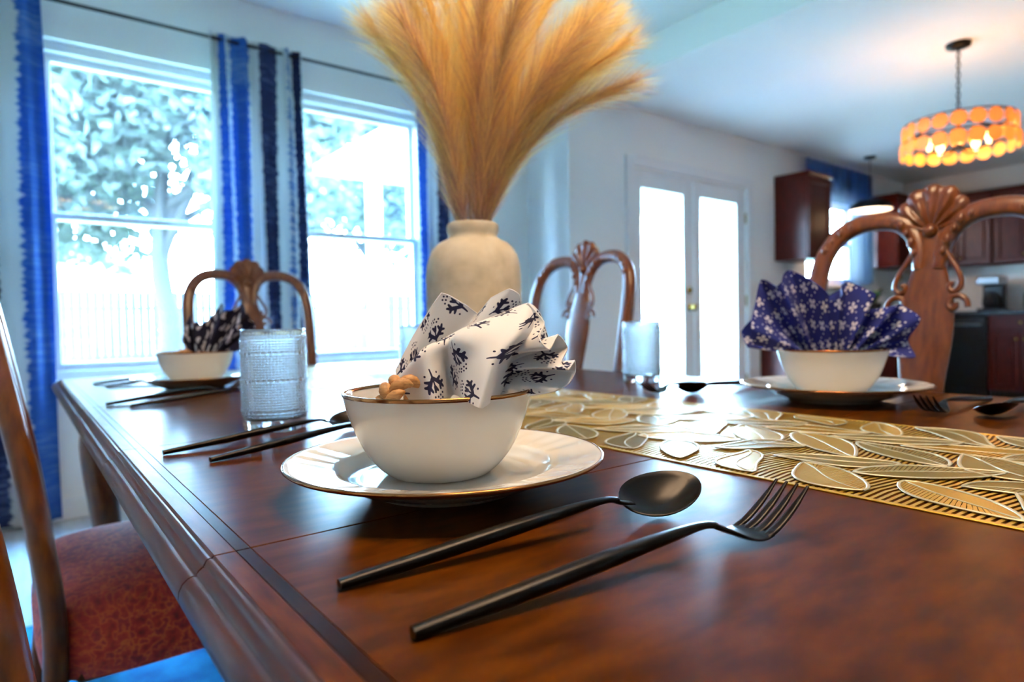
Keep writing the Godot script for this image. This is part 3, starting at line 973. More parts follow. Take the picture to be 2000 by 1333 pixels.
func table() -> void:
	var t := thing("dining_table", "long varnished walnut dining table with moulded edge and leaf seams", "table", Vector3(0.672, 0, -0.875))
	var off := -t.position
	var cuts := [0.45, -0.41, -0.84, -1.345, -2.2]
	var g := 0.0008
	for k in 4:
		var a: float = cuts[k] - g
		var b: float = cuts[k + 1] + g
		var ends := k == 0 or k == 3
		var a2: float = a - (0.016 if k == 0 else 0.0)
		var b2: float = b + (0.016 if k == 3 else 0.0)
		part("board", boxes([span(Vector3(0.109, TOP - 0.022, a2), Vector3(1.235, TOP, b2))], 0.0005), M.table_wood, t, off)
		for x in [[0.1005, 0.1088], [1.2352, 1.2435]]:
			part("inlay_band", boxes([span(Vector3(x[0], TOP - 0.022, a2), Vector3(x[1], TOP, b2))], 0.0003), M.inlay_wood, t, off)
		for x in [[TX0, 0.1003], [1.2437, TX1]]:
			part("border_strip", boxes([span(Vector3(x[0], TOP - 0.022, a), Vector3(x[1], TOP, b))], 0.0003), M.band_wood, t, off)
		if ends:
			var ez: float = a if k == 0 else b
			part("border_strip", boxes([span(Vector3(0.1005, TOP - 0.022, a2 if k == 0 else b2), Vector3(1.2435, TOP, ez))], 0.0003), M.band_wood, t, off)
			var s := 1.0 if k == 0 else -1.0
			var seam: float = b if k == 0 else a
			var path := [Vector2(TX0, seam), Vector2(TX0, ez - s * 0.001)]
			var out := [Vector2(-1, 0), Vector2(-1, 0)]
			for i in 7:
				var q := PI / 2 * i / 6
				path.append(Vector2(TX0 + 0.001 * (1 - cos(q)), ez - s * 0.001 * (1 - sin(q))))
				out.append(Vector2(-cos(q), s * sin(q)))
			for i in 7:
				var q := PI / 2 * (6 - i) / 6
				path.append(Vector2(TX1 - 0.001 * (1 - cos(q)), ez - s * 0.001 * (1 - sin(q))))
				out.append(Vector2(cos(q), s * sin(q)))
			path.append(Vector2(TX1, seam))
			out.append(Vector2(1, 0))
			if k == 3:
				path.reverse()
				out.reverse()
			part("edge_moulding", moulding(path, out), M.edge_wood, t, off)
		else:
			part("edge_moulding", moulding([Vector2(TX0, b), Vector2(TX0, a)], [Vector2(-1, 0), Vector2(-1, 0)]), M.edge_wood, t, off)
			part("edge_moulding", moulding([Vector2(TX1, a), Vector2(TX1, b)], [Vector2(1, 0), Vector2(1, 0)]), M.edge_wood, t, off)
	for x in [0.125, 1.219]:
		part("apron", boxes([span(Vector3(x - 0.011, 0.645, 0.38), Vector3(x + 0.011, TOP - 0.03, -2.13))], 0.003), M.edge_wood, t, off)
	for z in [0.39, -2.14]:
		part("apron", boxes([span(Vector3(0.14, 0.645, z - 0.011), Vector3(1.204, TOP - 0.03, z + 0.011))], 0.003), M.edge_wood, t, off)
	for x in [0.175, 1.169]:
		for z in [0.34, -2.08]:
			var b := MB.new()
			var o := Vector3(signf(x - 0.672), 0, signf(z + 0.875))
			var base := Vector3(x, 0, z)
			b.tube(curve([base + Vector3(0, 0.73, 0), base + Vector3(0, 0.64, 0), base + o * 0.012 + Vector3(0, 0.55, 0), base - o * 0.004 + Vector3(0, 0.30, 0), base - o * 0.006 + Vector3(0, 0.12, 0), base + o * 0.014 + Vector3(0, 0.035, 0), base + o * 0.014 + Vector3(0, 0.0125, 0)], 5), [0.04, 0.04, 0.04, 0.041, 0.042, 0.044, 0.045, 0.046, 0.046, 0.045, 0.043, 0.041, 0.039, 0.037, 0.035, 0.033, 0.031, 0.029, 0.028, 0.027, 0.026, 0.026, 0.026, 0.027, 0.029, 0.031, 0.033, 0.034, 0.034, 0.033, 0.03], 14, Vector3(0, 0, 1), 1.3)
			part("leg", b.mesh(), M.chair_wood, t, off)

# ---------------------------------------------------------------- chairs
func back_z(v: float) -> float:
	return -0.205 - 0.105 * pow(maxf(v - 0.45, 0.0) / 0.65, 1.3)

func on_back(u: float, v: float, out := 0.0) -> Vector3:
	return Vector3(u, v, back_z(v) + out + 0.35 * u * u)

func make_chair(label: String) -> Node3D:
	var t := thing("dining_chair", label, "chair", Vector3.ZERO, 0, "carved dining chairs")
	var w: Material = M.chair_wood
	for s in [-1.0, 1.0]:
		var pts := []
		for p in [[0.192, 0.0], [0.193, 0.2], [0.195, 0.42], [0.198, 0.6], [0.202, 0.78], [0.203, 0.92], [0.196, 0.995], [0.172, 1.041], [0.137, 1.064], [0.093, 1.069], [0.055, 1.060], [0.031, 1.034], [0.019, 1.0], [0.016, 0.965]]:
			var q := on_back(p[0] * s, p[1])
			if p[1] < 0.45:
				q.z = -0.205 - 0.06 * pow((0.45 - p[1]) / 0.45, 1.5) + 0.35 * p[0] * p[0]
			pts.append(q)
		var path := curve(pts, 5)
		var sz := []
		for k in path.size():
			var f := float(k) / path.size()
			sz.append(Vector2(lerpf(0.016, 0.014, f), lerpf(0.0195, 0.0175, f)) if f < 0.8 else Vector2(0.0125, lerpf(0.017, 0.011, (f - 0.8) / 0.2)))
		var b := MB.new()
		b.tube(path, sz, 14, Vector3(1, 0, 0), 1.25)
		part("back_stile", b.mesh(), w, t)
		# carved leaves on the shoulder and inner end of each hoop
		for c in [[0.188, 1.018, 1.0], [0.176, 1.036, 0.7], [0.160, 1.052, 0.9], [0.142, 1.062, 0.65], [0.066, 1.062, 0.7], [0.050, 1.054, 0.95], [0.040, 1.038, 0.7], [0.030, 1.018, 0.9], [0.024, 0.998, 0.7]]:
			var lv := MB.new()
			lv.lathe([Vector2(0.0005, -0.012 * c[2]), Vector2(0.006 * c[2], -0.007 * c[2]), Vector2(0.009 * c[2], 0), Vector2(0.006 * c[2], 0.008 * c[2]), Vector2(0.0005, 0.013 * c[2])], 8)
			part("carved_leaf", lv.mesh(), w, t, on_back(c[0] * s, c[1], 0.013))
		# scrolls between hoop and splat
		var sc := MB.new()
		var p1 := []
		for q in [[0.022, 1.005], [0.034, 0.985], [0.046, 0.965], [0.054, 0.945], [0.054, 0.930], [0.045, 0.922], [0.037, 0.928], [0.038, 0.936], [0.044, 0.936]]:
			p1.append(on_back(q[0] * s, q[1], 0.004))
		sc.tube(curve(p1, 4), [0.0065, 0.0065, 0.006, 0.006, 0.0055, 0.005], 8)
		var p2 := []
		for q in [[0.075, 0.893], [0.072, 0.905], [0.060, 0.914], [0.046, 0.912], [0.040, 0.900], [0.046, 0.891], [0.054, 0.894], [0.053, 0.901]]:
			p2.append(on_back(q[0] * s * 0.9, q[1], 0.004))
		sc.tube(curve(p2, 4), [0.0055], 8)
		part("scroll", sc.mesh(), w, t)
	var sp := []
	var ss := []
	for p in [[0.452, 0.05], [0.50, 0.040], [0.58, 0.032], [0.66, 0.033], [0.743, 0.037], [0.80, 0.043], [0.846, 0.047], [0.89, 0.046], [0.92, 0.042], [0.949, 0.033], [0.98, 0.027], [1.03, 0.022], [1.06, 0.03]]:
		sp.append(on_back(0, p[0]))
		ss.append(Vector2(p[1], 0.010))
	var sp2 := curve(sp, 4)
	var ss2 := curve(ss, 4)
	var sb := MB.new()
	sb.tube(sp2, ss2, 20, Vector3(0, 0, 1), 1.15)
	part("splat", sb.mesh(), w, t)
	var sh := MB.new()
	var root := on_back(0, 1.042, 0.006)
	for face in 2:
		var fan_rows := []
		for j in 9:
			var row := []
			for i in 65:
				var th := deg_to_rad(-84.0 + 168.0 * i / 64.0)
				var lobe := absf(sin(i / 64.0 * 4.0 * TAU * 0.875 + 0.0))
				var l := (0.056 + 0.034 * cos(th)) * (0.93 + 0.07 * lobe)
				var f := j / 8.0
				var depth := 0.012 * sin(f * PI * 0.9) * (0.35 + 0.65 * lobe) - 0.010 * f
				if f > 0.8:
					depth += 0.006 * sin((f - 0.8) / 0.2 * PI)
				row.append(root + Vector3(sin(th) * l * f, cos(th) * l * f - 0.004, depth if face == 0 else -0.012 + 0.004 * f if j < 8 else depth))
			fan_rows.append(row)
		sh.rows(fan_rows, false, [], face == 0)
	sh.lathe([Vector2(0.0005, -0.014), Vector2(0.011, -0.008), Vector2(0.014, 0), Vector2(0.010, 0.009), Vector2(0.0005, 0.014)], 12, root + Vector3(0, -0.004, 0.004))
	part("shell_crest", sh.mesh(), w, t)
	# seat frame, cushion, legs
	var fr := MB.new()
	fr.box(Vector3(0, 0.395, 0.175), Vector3(0.40, 0.06, 0.03), 0.006)
	fr.box(Vector3(0, 0.395, -0.19), Vector3(0.38, 0.06, 0.03), 0.006)
	for s in [-1, 1]:
		fr.box(Vector3(0.186 * s, 0.395, 0.0), Vector3(0.028, 0.06, 0.34), 0.006)
	part("seat_frame", fr.mesh(true), w, t)
	var cu := MB.new()
	var rings := []
	for e in [[0.93, 0.366], [0.99, 0.372], [1.01, 0.40], [1.015, 0.432], [0.99, 0.445], [1.0, 0.452], [0.99, 0.47], [0.93, 0.488], [0.78, 0.499], [0.5, 0.506], [0.2, 0.508], [0.01, 0.508]]:
		var ring := []
		for i in 48:
			var a := TAU * i / 48
			var ca := cos(a)
			var sa := sin(a)
			var wid := 0.225 if sa < 0 else 0.215
			ring.append(Vector3(wid * e[0] * signf(ca) * pow(absf(ca), 0.42), e[1], -0.215 * e[0] * signf(sa) * pow(absf(sa), 0.42)))
		rings.append(ring)
	cu.rows(rings, true)
	part("seat_cushion", cu.mesh(), M.red_brocade, t)
	for s in [-1.0, 1.0]:
		var b := MB.new()
		b.tube(curve([Vector3(0.185 * s, 0.40, 0.178), Vector3(0.21 * s, 0.33, 0.205), Vector3(0.198 * s, 0.18, 0.19), Vector3(0.192 * s, 0.07, 0.19), Vector3(0.205 * s, 0.02, 0.212), Vector3(0.205 * s, 0.0, 0.212)], 5), [0.024, 0.027, 0.031, 0.033, 0.033, 0.031, 0.029, 0.026, 0.024, 0.022, 0.021, 0.019, 0.018, 0.0175, 0.017, 0.017, 0.017, 0.017, 0.018, 0.02, 0.023, 0.026, 0.028, 0.028, 0.027, 0.026], 12, Vector3(0, 0, 1))
		part("leg", b.mesh(), w, t)
	return t

func place_chair(src: Node3D, at: Vector3, turn: float, label: String) -> void:
	var c: Node3D = src.duplicate()
	c.name = numbered("dining_chair")
	add_child(c)
	c.position = at
	c.rotation.y = turn
	c.set_meta("label", label)

func chairs() -> void:
	var c := make_chair("carved dining chair at the table end in front of the curtains")
	c.position = Vector3(0.655, 0.0145, -2.10)
	place_chair(c, Vector3(0.22, 0.0145, -1.315), PI / 2, "dining chair with its red brocade seat showing beneath the moulded table edge")
	place_chair(c, Vector3(0.192, 0.0145, -0.47), PI / 2, "dining chair tucked in at the setting with the coral print napkin")
	place_chair(c, Vector3(1.075, 0.0145, -1.41), -PI / 2, "carved dining chair standing before the French doors")
	place_chair(c, Vector3(1.075, 0.0145, -0.475), -PI / 2, "carved dining chair behind the blue floral napkin bowl")

# ---------------------------------------------------------------- gold runner
func runner() -> void:
	var x0 := 0.49
	var x1 := 0.855
	var z0 := 0.36
	var z1 := -2.1
	var t := thing("table_runner", "openwork gold leaf-pattern runner lying along the middle of the table", "table runner", Vector3((x0 + x1) / 2, TOP, (z0 + z1) / 2))
	var hw := (x1 - x0) / 2
	var hl := (z0 - z1) / 2
	var bd := MB.new()
	for s in [-1, 1]:
		bd.box(Vector3(s * (hw - 0.0025), 0.0006, 0), Vector3(0.005, 0.0012, hl * 2), 0.0003)
		bd.box(Vector3(0, 0.0006, s * (hl - 0.0025)), Vector3(hw * 2 - 0.01, 0.0012, 0.005), 0.0003)
	part("border", bd.mesh(true), M.gold_bright, t)
	var bars := MB.new()
	var n := int(hl * 2 / 0.0056)
	for k in n:
		var z := -hl + 0.006 + k * 0.0056
		var pts := []
		for i in 13:
			var u := -1.0 + i / 6.0
			pts.append(Vector3(u * (hw - 0.004), 0.0, clampf(z + 0.006 * sin(u * 6.0 + k * 0.03), -hl + 0.004, hl - 0.004)))
		var a := []
		var b := []
		for p in pts:
			a.append(p + Vector3(0, 0.0010, 0.0014))
			b.append(p + Vector3(0, 0.0010, -0.0014))
		bars.rows([a, b])
		var a2 := []
		for p in pts:
			a2.append(p + Vector3(0, 0.0001, 0.0014))
		bars.rows([a2, a])
	var br := part("openwork_bars", bars.mesh(), M.gold_bright, t)
	br.set_meta("kind", "stuff")
	# leaf shapes: fine ribs from a midrib to a pale outline
	var rng := RandomNumberGenerator.new()
	rng.seed = 4242
	var variants := []
	for k in 10:
		variants.append(leaf_meshes(rng, k))
	var nx := 5
	var nz := 30
	for j in nz:
		for i in nx:
			var x := (i - 2.0) * hw * 2 / 5.35 + rng.randf_range(-0.006, 0.006)
			var z := -hl + 0.05 + (j + 0.5 * (i % 2) + rng.randf_range(-0.12, 0.12)) * (hl * 2 - 0.12) / nz
			var ang := (0.72 if i % 2 else -0.72) + rng.randf_range(-0.22, 0.22) + (PI if (i + j) % 3 == 0 else 0.0)
			var va = variants[rng.randi() % variants.size()]
			var sc := rng.randf_range(0.9, 1.1)
			var ex: float = 0.5 * va[2] * absf(sin(ang)) + 0.3 * va[3] * absf(cos(ang))
			sc = minf(sc, (hw - 0.004 - absf(x)) / ex)
			var m: Material = [M.gold_bright, M.gold_olive, M.gold_olive, M.gold_bright, M.gold_bright][rng.randi() % 5]
			var o := part("leaf", va[0], m, t, Vector3(x, 0.0011 + 0.0002 * ((i + 2 * j) % 4), z))
			o.rotation.y = ang
			o.scale = Vector3(sc, 1, sc)
			part("outline", va[1], M.gold_pale, o)

func leaf_meshes(rng: RandomNumberGenerator, k: int) -> Array:
	var l := rng.randf_range(0.10, 0.13)
	var w := rng.randf_range(0.044, 0.058)
	var bend := rng.randf_range(-0.014, 0.014)
	var open := k % 5 == 4
	var mid := func(s: float) -> Vector2:
		return Vector2(bend * sin(s * PI * 1.6), (s - 0.5) * l)
	var half := func(s: float) -> float:
		return w * 0.5 * pow(sin(PI * pow(clampf(s, 0.0, 1.0), 0.85)), 0.8)
	var ribs := MB.new()
	var n := 28
	var pitch := 1.0 / n
	for side in [-1.0, 1.0]:
		for i in n:
			var s0 := (i + 0.2) * pitch * 0.93
			var s1 := s0 + pitch * (0.42 if open else 0.74)
			var q := []
			for s in [s0, s1]:
				var a: Vector2 = mid.call(s)
				var e := minf(s + 0.14, 0.995)
				var b: Vector2 = mid.call(e) + Vector2(side * half.call(e), 0)
				q.append([Vector3(a.x, 0, -a.y), Vector3(b.x, 0, -b.y)])
			var hgt := Vector3(0, 0.0008, 0)
			var up := [q[0][0] + hgt, q[0][1] + hgt, q[1][1] + hgt, q[1][0] + hgt]
			var f = side > 0
			var id := []
			for p in up:
				id.append(ribs.vert(p))
			if f:
				ribs.quad(id[0], id[1], id[2], id[3])
			else:
				ribs.quad(id[3], id[2], id[1], id[0])
			for e in [[q[0], false], [q[1], true]]:
				var a := ribs.vert(e[0][0])
				var b := ribs.vert(e[0][1])
				var c := ribs.vert(e[0][1] + hgt)
				var d := ribs.vert(e[0][0] + hgt)
				if f == e[1]:
					ribs.quad(b, a, d, c)
				else:
					ribs.quad(a, b, c, d)
	var line := MB.new()
	var loop := []
	for i in 25:
		var s := i / 24.0
		var c: Vector2 = mid.call(s)
		loop.append(Vector3(c.x + half.call(s), 0.0009, -c.y))
	for i in range(23, 0, -1):
		var s := i / 24.0
		var c: Vector2 = mid.call(s)
		loop.append(Vector3(c.x - half.call(s), 0.0009, -c.y))
	loop.append(loop[0])
	line.tube(loop, [Vector2(0.0017, 0.0007)], 6, Vector3.UP, 1.0, false)
	var rib := []
	for i in 13:
		var c: Vector2 = mid.call(i / 12.0)
		rib.append(Vector3(c.x, 0.0009, -c.y))
	line.tube(rib, [Vector2(0.0010, 0.0005)], 6, Vector3.UP, 1.0, false)
	return [ribs.mesh(true), line.mesh(), l, w]

# ---------------------------------------------------------------- place settings
# cloth through a net of points, thickened, with uv in metres of cloth
func cloth(b: MB, net: Array, n := 5, thick := 0.0011, tight := 0.35) -> void:
	var dense := []
	for row in net:
		dense.append(curve(row, n, false, tight))
	var grid := []
	for i in dense[0].size():
		var c := []
		for r in dense:
			c.append(r[i])
		grid.append(curve(c, n))
	# grid[i][j]: i across, j along
	var ni := grid.size()
	var nj: int = grid[0].size()
	var us := [0.0]
	for i in range(1, ni):
		us.append(us[i - 1] + (grid[i][nj - 1] - grid[i - 1][nj - 1]).length())
	for side in 2:
		var pts := []
		var uvs := []
		for j in nj:
			var row := []
			var ur := []
			for i in ni:
				var du: Vector3 = grid[mini(i + 1, ni - 1)][j] - grid[maxi(i - 1, 0)][j]
				var dv: Vector3 = grid[i][mini(j + 1, nj - 1)] - grid[i][maxi(j - 1, 0)]
				var nn := du.cross(dv)
				nn = nn.normalized() if nn.length() > 1e-12 else Vector3.UP
				row.append(grid[i][j] + nn * (thick * (0.5 if side == 0 else -0.5)))
				var len_v := 0.0
				for q in range(1, j + 1):
					len_v += (grid[i][q] - grid[i][q - 1]).length()
				ur.append(Vector2(us[i], -len_v))
			pts.append(row)
			uvs.append(ur)
		b.rows(pts, false, uvs, side == 1)
	# hems round the edge
	var rim := []
	for i in ni:
		rim.append(grid[i][nj - 1])
	b.tube(rim, [thick * 0.75], 6, Vector3(0.1, 1, 0.05))

func draw_blob(im: Image, c: Vector2, r: float, col: Color) -> void:
	var s := im.get_width()
	for y in range(int(c.y - r) - 1, int(c.y + r) + 2):
		for x in range(int(c.x - r) - 1, int(c.x + r) + 2):
			var d := Vector2(x + 0.5, y + 0.5).distance_to(c)
			if d < r + 0.5:
				var k := clampf(r + 0.5 - d, 0.0, 1.0)
				var px := posmod(x, s)
				var py := posmod(y, s)
				im.set_pixel(px, py, im.get_pixel(px, py).lerp(col, k))

func draw_stroke(im: Image, a: Vector2, b: Vector2, r0: float, r1: float, col: Color) -> void:
	var n := int(a.distance_to(b) / 1.2) + 1
	for k in n + 1:
		draw_blob(im, a.lerp(b, float(k) / n), lerpf(r0, r1, float(k) / n), col)

func coral_print() -> ImageTexture:
	# navy coral sprigs with dots on white cotton
	var im := Image.create(512, 512, false, Image.FORMAT_RGB8)
	im.fill(Color(0.86, 0.85, 0.84))
	var navy := Color(0.045, 0.05, 0.22)
	var spots := [[90, 100, 0.3], [260, 60, 2.2], [430, 120, -0.7], [60, 300, 1.3], [220, 250, -0.4], [390, 310, 2.6], [140, 440, 2.9], [310, 440, 0.8], [480, 470, -1.4]]
	for s in spots:
		var o := Vector2(s[0], s[1])
		var a: float = s[2]
		var put := func(x: float, y: float) -> Vector2:
			return o + Vector2(x, y).rotated(a) * 1.12
		# stem and branches with lobed ends
		draw_stroke(im, put.call(0, 46), put.call(0, 8), 3.2, 5.5, navy)
		draw_stroke(im, put.call(0, 14), put.call(-30, -16), 7.0, 9.5, navy)
		draw_stroke(im, put.call(0, 14), put.call(30, -14), 7.0, 9.5, navy)
		draw_stroke(im, put.call(0, 10), put.call(2, -20), 4.0, 3.5, navy)
		for e in [[-30, -16, -44, -12], [-30, -16, -38, -32], [-28, -14, -22, -34], [-16, -2, -36, 6], [30, -14, 44, -10], [30, -14, 38, -32], [28, -12, 20, -32], [16, 0, 36, 8], [2, -20, -6, -34], [2, -20, 8, -36]]:
			draw_stroke(im, put.call(e[0], e[1]), put.call(e[2], e[3]), 7.6, 5.0, navy)
		for d in [[-24, -50], [-10, -54], [4, -56], [18, -52], [-16, -66], [-2, -68], [12, -66], [30, -60], [-28, 26], [28, 28]]:
			draw_blob(im, put.call(d[0], d[1]), 4.4, navy)
	return ImageTexture.create_from_image(im)

func flower_print() -> ImageTexture:
	# small white blossoms and dots on royal blue
	var im := Image.create(512, 512, false, Image.FORMAT_RGB8)
	im.fill(Color(0.03, 0.09, 0.40))
	var white := Color(0.80, 0.80, 0.84)
	var rng := RandomNumberGenerator.new()
	rng.seed = 5
	for j in 6:
		for i in 6:
			var c := Vector2((i + 0.5 * (j % 2) + 0.5) * 85.3, (j + 0.5) * 85.3) + Vector2(rng.randf_range(-8, 8), rng.randf_range(-8, 8))
			var a := rng.randf() * TAU
			for k in 4:
				var d := Vector2.from_angle(a + k * PI / 2)
				draw_stroke(im, c + d * 7, c + d * 17, 4.5, 7.5, white)
			for k in 4:
				draw_blob(im, c + Vector2.from_angle(a + 0.78 + k * PI / 2) * 34, 4.0, white)
	return ImageTexture.create_from_image(im)

func brush_print() -> ImageTexture:
	# broad white brush marks on navy
	var im := Image.create(512, 512, false, Image.FORMAT_RGB8)
	im.fill(Color(0.03, 0.035, 0.17))
	var rng := RandomNumberGenerator.new()
	rng.seed = 15
	for k in 34:
		var c := Vector2(rng.randf() * 512, rng.randf() * 512)
		var d := Vector2.from_angle(rng.randf() * TAU) * rng.randf_range(25, 60)
		var m := c + d * 0.5 + Vector2(-d.y, d.x) * 0.35
		draw_stroke(im, c, m, 13, 18, Color(0.80, 0.79, 0.82))
		draw_stroke(im, m, c + d, 18, 8, Color(0.80, 0.79, 0.82))
	return ImageTexture.create_from_image(im)

func fabric(called: String, tex: Texture2D, per_metre: float) -> StandardMaterial3D:
	var m := mat(called, Color(1, 1, 1), 0.85)
	m.albedo_texture = tex
	m.uv1_scale = Vector3(per_metre, per_metre, 1)
	m.backlight_enabled = true
	m.backlight = Color(0.28, 0.28, 0.28)
	return m

func plate(label: String, at: Vector3, r: float) -> void:
	var t := thing("dinner_plate", label, "plate", at, 0, "gold-rimmed dinner plates")
	var b := MB.new()
	var prof := []
	for p in [[0.01, 0.0056], [0.40, 0.0056], [0.43, 0.0045], [0.44, 0.0], [0.47, 0.0], [0.49, 0.0032], [0.62, 0.0078], [0.71, 0.0138], [0.80, 0.0182], [0.90, 0.0221], [0.97, 0.0246], [0.992, 0.0258], [1.0, 0.0270], [0.996, 0.0280], [0.98, 0.0284], [0.955, 0.0278], [0.90, 0.0259], [0.80, 0.0234], [0.72, 0.0214], [0.69, 0.0203], [0.665, 0.0178], [0.64, 0.0146], [0.60, 0.0125], [0.54, 0.0117], [0.3, 0.0115], [0.01, 0.0115]]:
		prof.append(Vector2(p[0] * r, p[1]))
	b.lathe(prof, 128, Vector3.ZERO, func(k: int, a: float) -> Vector2:
		if k < 14 or k > 18:
			return Vector2.ZERO
		var w: float = [0.15, 0.6, 1.0, 1.0, 0.5][k - 14]
		return Vector2(0, 0.00045 * w * sin(a * 24.0 + 2.5 * sin(a * 5.0)) + 0.0003 * w * sin(a * 11.0)))
	part("dish", b.mesh(), M.china, t)
	var rim := MB.new()
	rim.lathe([Vector2(r * 0.990, 0.0254), Vector2(r * 1.003, 0.0268), Vector2(r * 0.999, 0.0282), Vector2(r * 0.988, 0.0287), Vector2(r * 0.984, 0.0283)], 128)
	part("gold_rim", rim.mesh(), M.gilding, t)

func bowl(label: String, at: Vector3, s := 1.0) -> void:
	var t := thing("soup_bowl", label, "bowl", at, 0, "gold-rimmed soup bowls")
	var outer := curve([Vector2(0.0385, 0.0), Vector2(0.0425, 0.001), Vector2(0.0515, 0.0085), Vector2(0.0615, 0.0215), Vector2(0.0695, 0.0385), Vector2(0.0755, 0.056), Vector2(0.0785, 0.0690)], 5)
	var prof := [Vector2(0.001, 0.0015), Vector2(0.036, 0.0015), Vector2(0.0375, 0.0)]
	prof.append_array(outer)
	prof.append_array(curve([Vector2(0.0780, 0.0700), Vector2(0.0768, 0.0690), Vector2(0.0735, 0.056), Vector2(0.0675, 0.0395), Vector2(0.0595, 0.0235), Vector2(0.049, 0.011), Vector2(0.034, 0.0058), Vector2(0.001, 0.005)], 4))
	for k in prof.size():
		prof[k] *= s
	var b := MB.new()
	b.lathe(prof, 96)
	part("body", b.mesh(), M.china, t)
	var rim := MB.new()
	rim.lathe([Vector2(0.0785, 0.0672) * s, Vector2(0.0790, 0.0690) * s, Vector2(0.0782, 0.0703) * s, Vector2(0.0770, 0.0702) * s, Vector2(0.0764, 0.0688) * s, Vector2(0.0761, 0.0676) * s], 96)
	part("gold_rim", rim.mesh(), M.gilding, t)

func tumbler_mesh() -> ArrayMesh:
	# beaded pressed glass: rows of small beads with three rows of larger ones
	var b := MB.new()
	var rows_ := []
	var y := 0.0
	var segs := 384
	var bead_rows := []
	y = 0.020
	while y < 0.121:
		var big := absf(y - 0.022) < 0.0017 or absf(y - 0.062) < 0.0017 or absf(y - 0.099) < 0.0017
		var h := 0.0056 if big else 0.0034
		bead_rows.append([y, h, big])
		y += h
	var ring := func(r: float, yy: float) -> Array:
		var row := []
		for i in segs:
			var a := TAU * i / segs
			row.append(Vector3(r * cos(a), yy, -r * sin(a)))
		return row
	var R := 0.0405
	for p in [[0.001, 0.0015], [0.030, 0.0012], [0.034, 0.0], [0.037, 0.0], [0.0395, 0.002], [0.0402, 0.006], [R, 0.012], [R, 0.0195]]:
		rows_.append(ring.call(p[0], p[1]))
	for br in bead_rows:
		var count := 36 if br[2] else 64
		for k in 6:
			var v := k / 6.0
			var row := []
			for i in segs:
				var a := TAU * i / segs
				var bump := sqrt(sin(PI * v)) * (0.12 + 0.88 * sqrt(absf(sin(a * count / 2.0))))
				var r: float = R + (0.0026 if br[2] else 0.0017) * bump
				row.append(Vector3(r * cos(a), br[0] + v * br[1], -r * sin(a)))
			rows_.append(row)
	for p in [[R, 0.1255], [R, 0.131], [0.0402, 0.1325], [0.0393, 0.1332], [0.0384, 0.1325], [0.0380, 0.128], [0.0378, 0.08], [0.0376, 0.03], [0.0365, 0.018], [0.032, 0.014], [0.001, 0.0135]]:
		rows_.append(ring.call(p[0], p[1]))
	b.rows(rows_, true)
	return b.mesh()

func handle(b: MB) -> void:
	var p := curve([Vector3(0.0, 0.0030, 0), Vector3(0.05, 0.0068, 0), Vector3(0.10, 0.0112, 0), Vector3(0.15, 0.0152, 0), Vector3(0.178, 0.0166, 0), Vector3(0.190, 0.0150, 0)], 5)
	var s := curve([Vector2(0.0036, 0.0028), Vector2(0.0050, 0.0040), Vector2(0.0054, 0.0044), Vector2(0.0042, 0.0034), Vector2(0.0030, 0.0022), Vector2(0.0030, 0.0020)], 5)
	b.tube(p, s, 14, Vector3.UP, 1.1)

func fork_parts() -> Array:
	var h := MB.new()
	handle(h)
	var hd := MB.new()
	hd.tube(curve([Vector3(0.188, 0.0152, 0), Vector3(0.197, 0.0115, 0), Vector3(0.207, 0.0068, 0), Vector3(0.217, 0.0046, 0), Vector3(0.226, 0.0056, 0)], 4), curve([Vector2(0.003, 0.0019), Vector2(0.0065, 0.0016), Vector2(0.0125, 0.0014), Vector2(0.0142, 0.0013), Vector2(0.0142, 0.0012)], 4), 20, Vector3.UP, 1.6)
	var tine := MB.new()
	tine.tube(curve([Vector3(0.222, 0.0049, 0), Vector3(0.234, 0.0094, 0), Vector3(0.249, 0.0185, 0), Vector3(0.263, 0.0292, 0)], 4), curve([Vector2(0.0029, 0.0012), Vector2(0.0027, 0.0011), Vector2(0.0023, 0.0010), Vector2(0.0009, 0.0006)], 4), 10, Vector3.UP, 1.5)
	return [h.mesh(), hd.mesh(), tine.mesh()]

func spoon_parts() -> Array:
	var h := MB.new()
	handle(h)
	h.tube(curve([Vector3(0.187, 0.0153, 0), Vector3(0.194, 0.0125, 0), Vector3(0.202, 0.0112, 0)], 4), curve([Vector2(0.003, 0.0019), Vector2(0.0034, 0.0016), Vector2(0.0055, 0.0012)], 4), 14)
	var bw := MB.new()
	var rings := []
	var put := func(s: float, a: float, drop: float) -> Vector3:
		var ca := cos(a)
		var x := 0.2325 + 0.0345 * s * ca
		var wide := 0.0225 * (1.0 - 0.14 * ca)
		var rim := 0.0152 + (x - 0.2325) * 0.16 - wide * s * sin(a) * 0.30
		return Vector3(x, rim - 0.0105 * (1.0 - s * s) - drop, wide * s * sin(a))
	for k in 9:
		var ring := []
		for i in 40:
			ring.append(put.call(0.02 + 0.98 * k / 8.0, -TAU * i / 40, 0.0014))
		rings.append(ring)
	for k in 9:
		var ring := []
		for i in 40:
			ring.append(put.call((1.0 - 0.98 * k / 8.0) * 0.985, -TAU * i / 40, 0.0))
		rings.append(ring)
	bw.rows(rings, true)
	return [h.mesh(), bw.mesh()]

var fork_m := []
var spoon_m := []

func fork(label: String, x: float, z: float, turn: float) -> void:
	var t := thing("fork", label, "fork", Vector3(x, TOP, z), turn, "black forks")
	part("handle", fork_m[0], M.black_metal, t)
	var hd := part("head", fork_m[1], M.black_metal, t)
	for k in 4:
		part("tine", fork_m[2], M.black_metal, hd, Vector3(0, 0, -0.0112 + 0.00747 * k))

func spoon(label: String, x: float, z: float, turn: float) -> void:
	var t := thing("spoon", label, "spoon", Vector3(x, TOP, z), turn, "black spoons")
	part("handle", spoon_m[0], M.black_metal, t)
	part("bowl", spoon_m[1], M.black_metal, t)

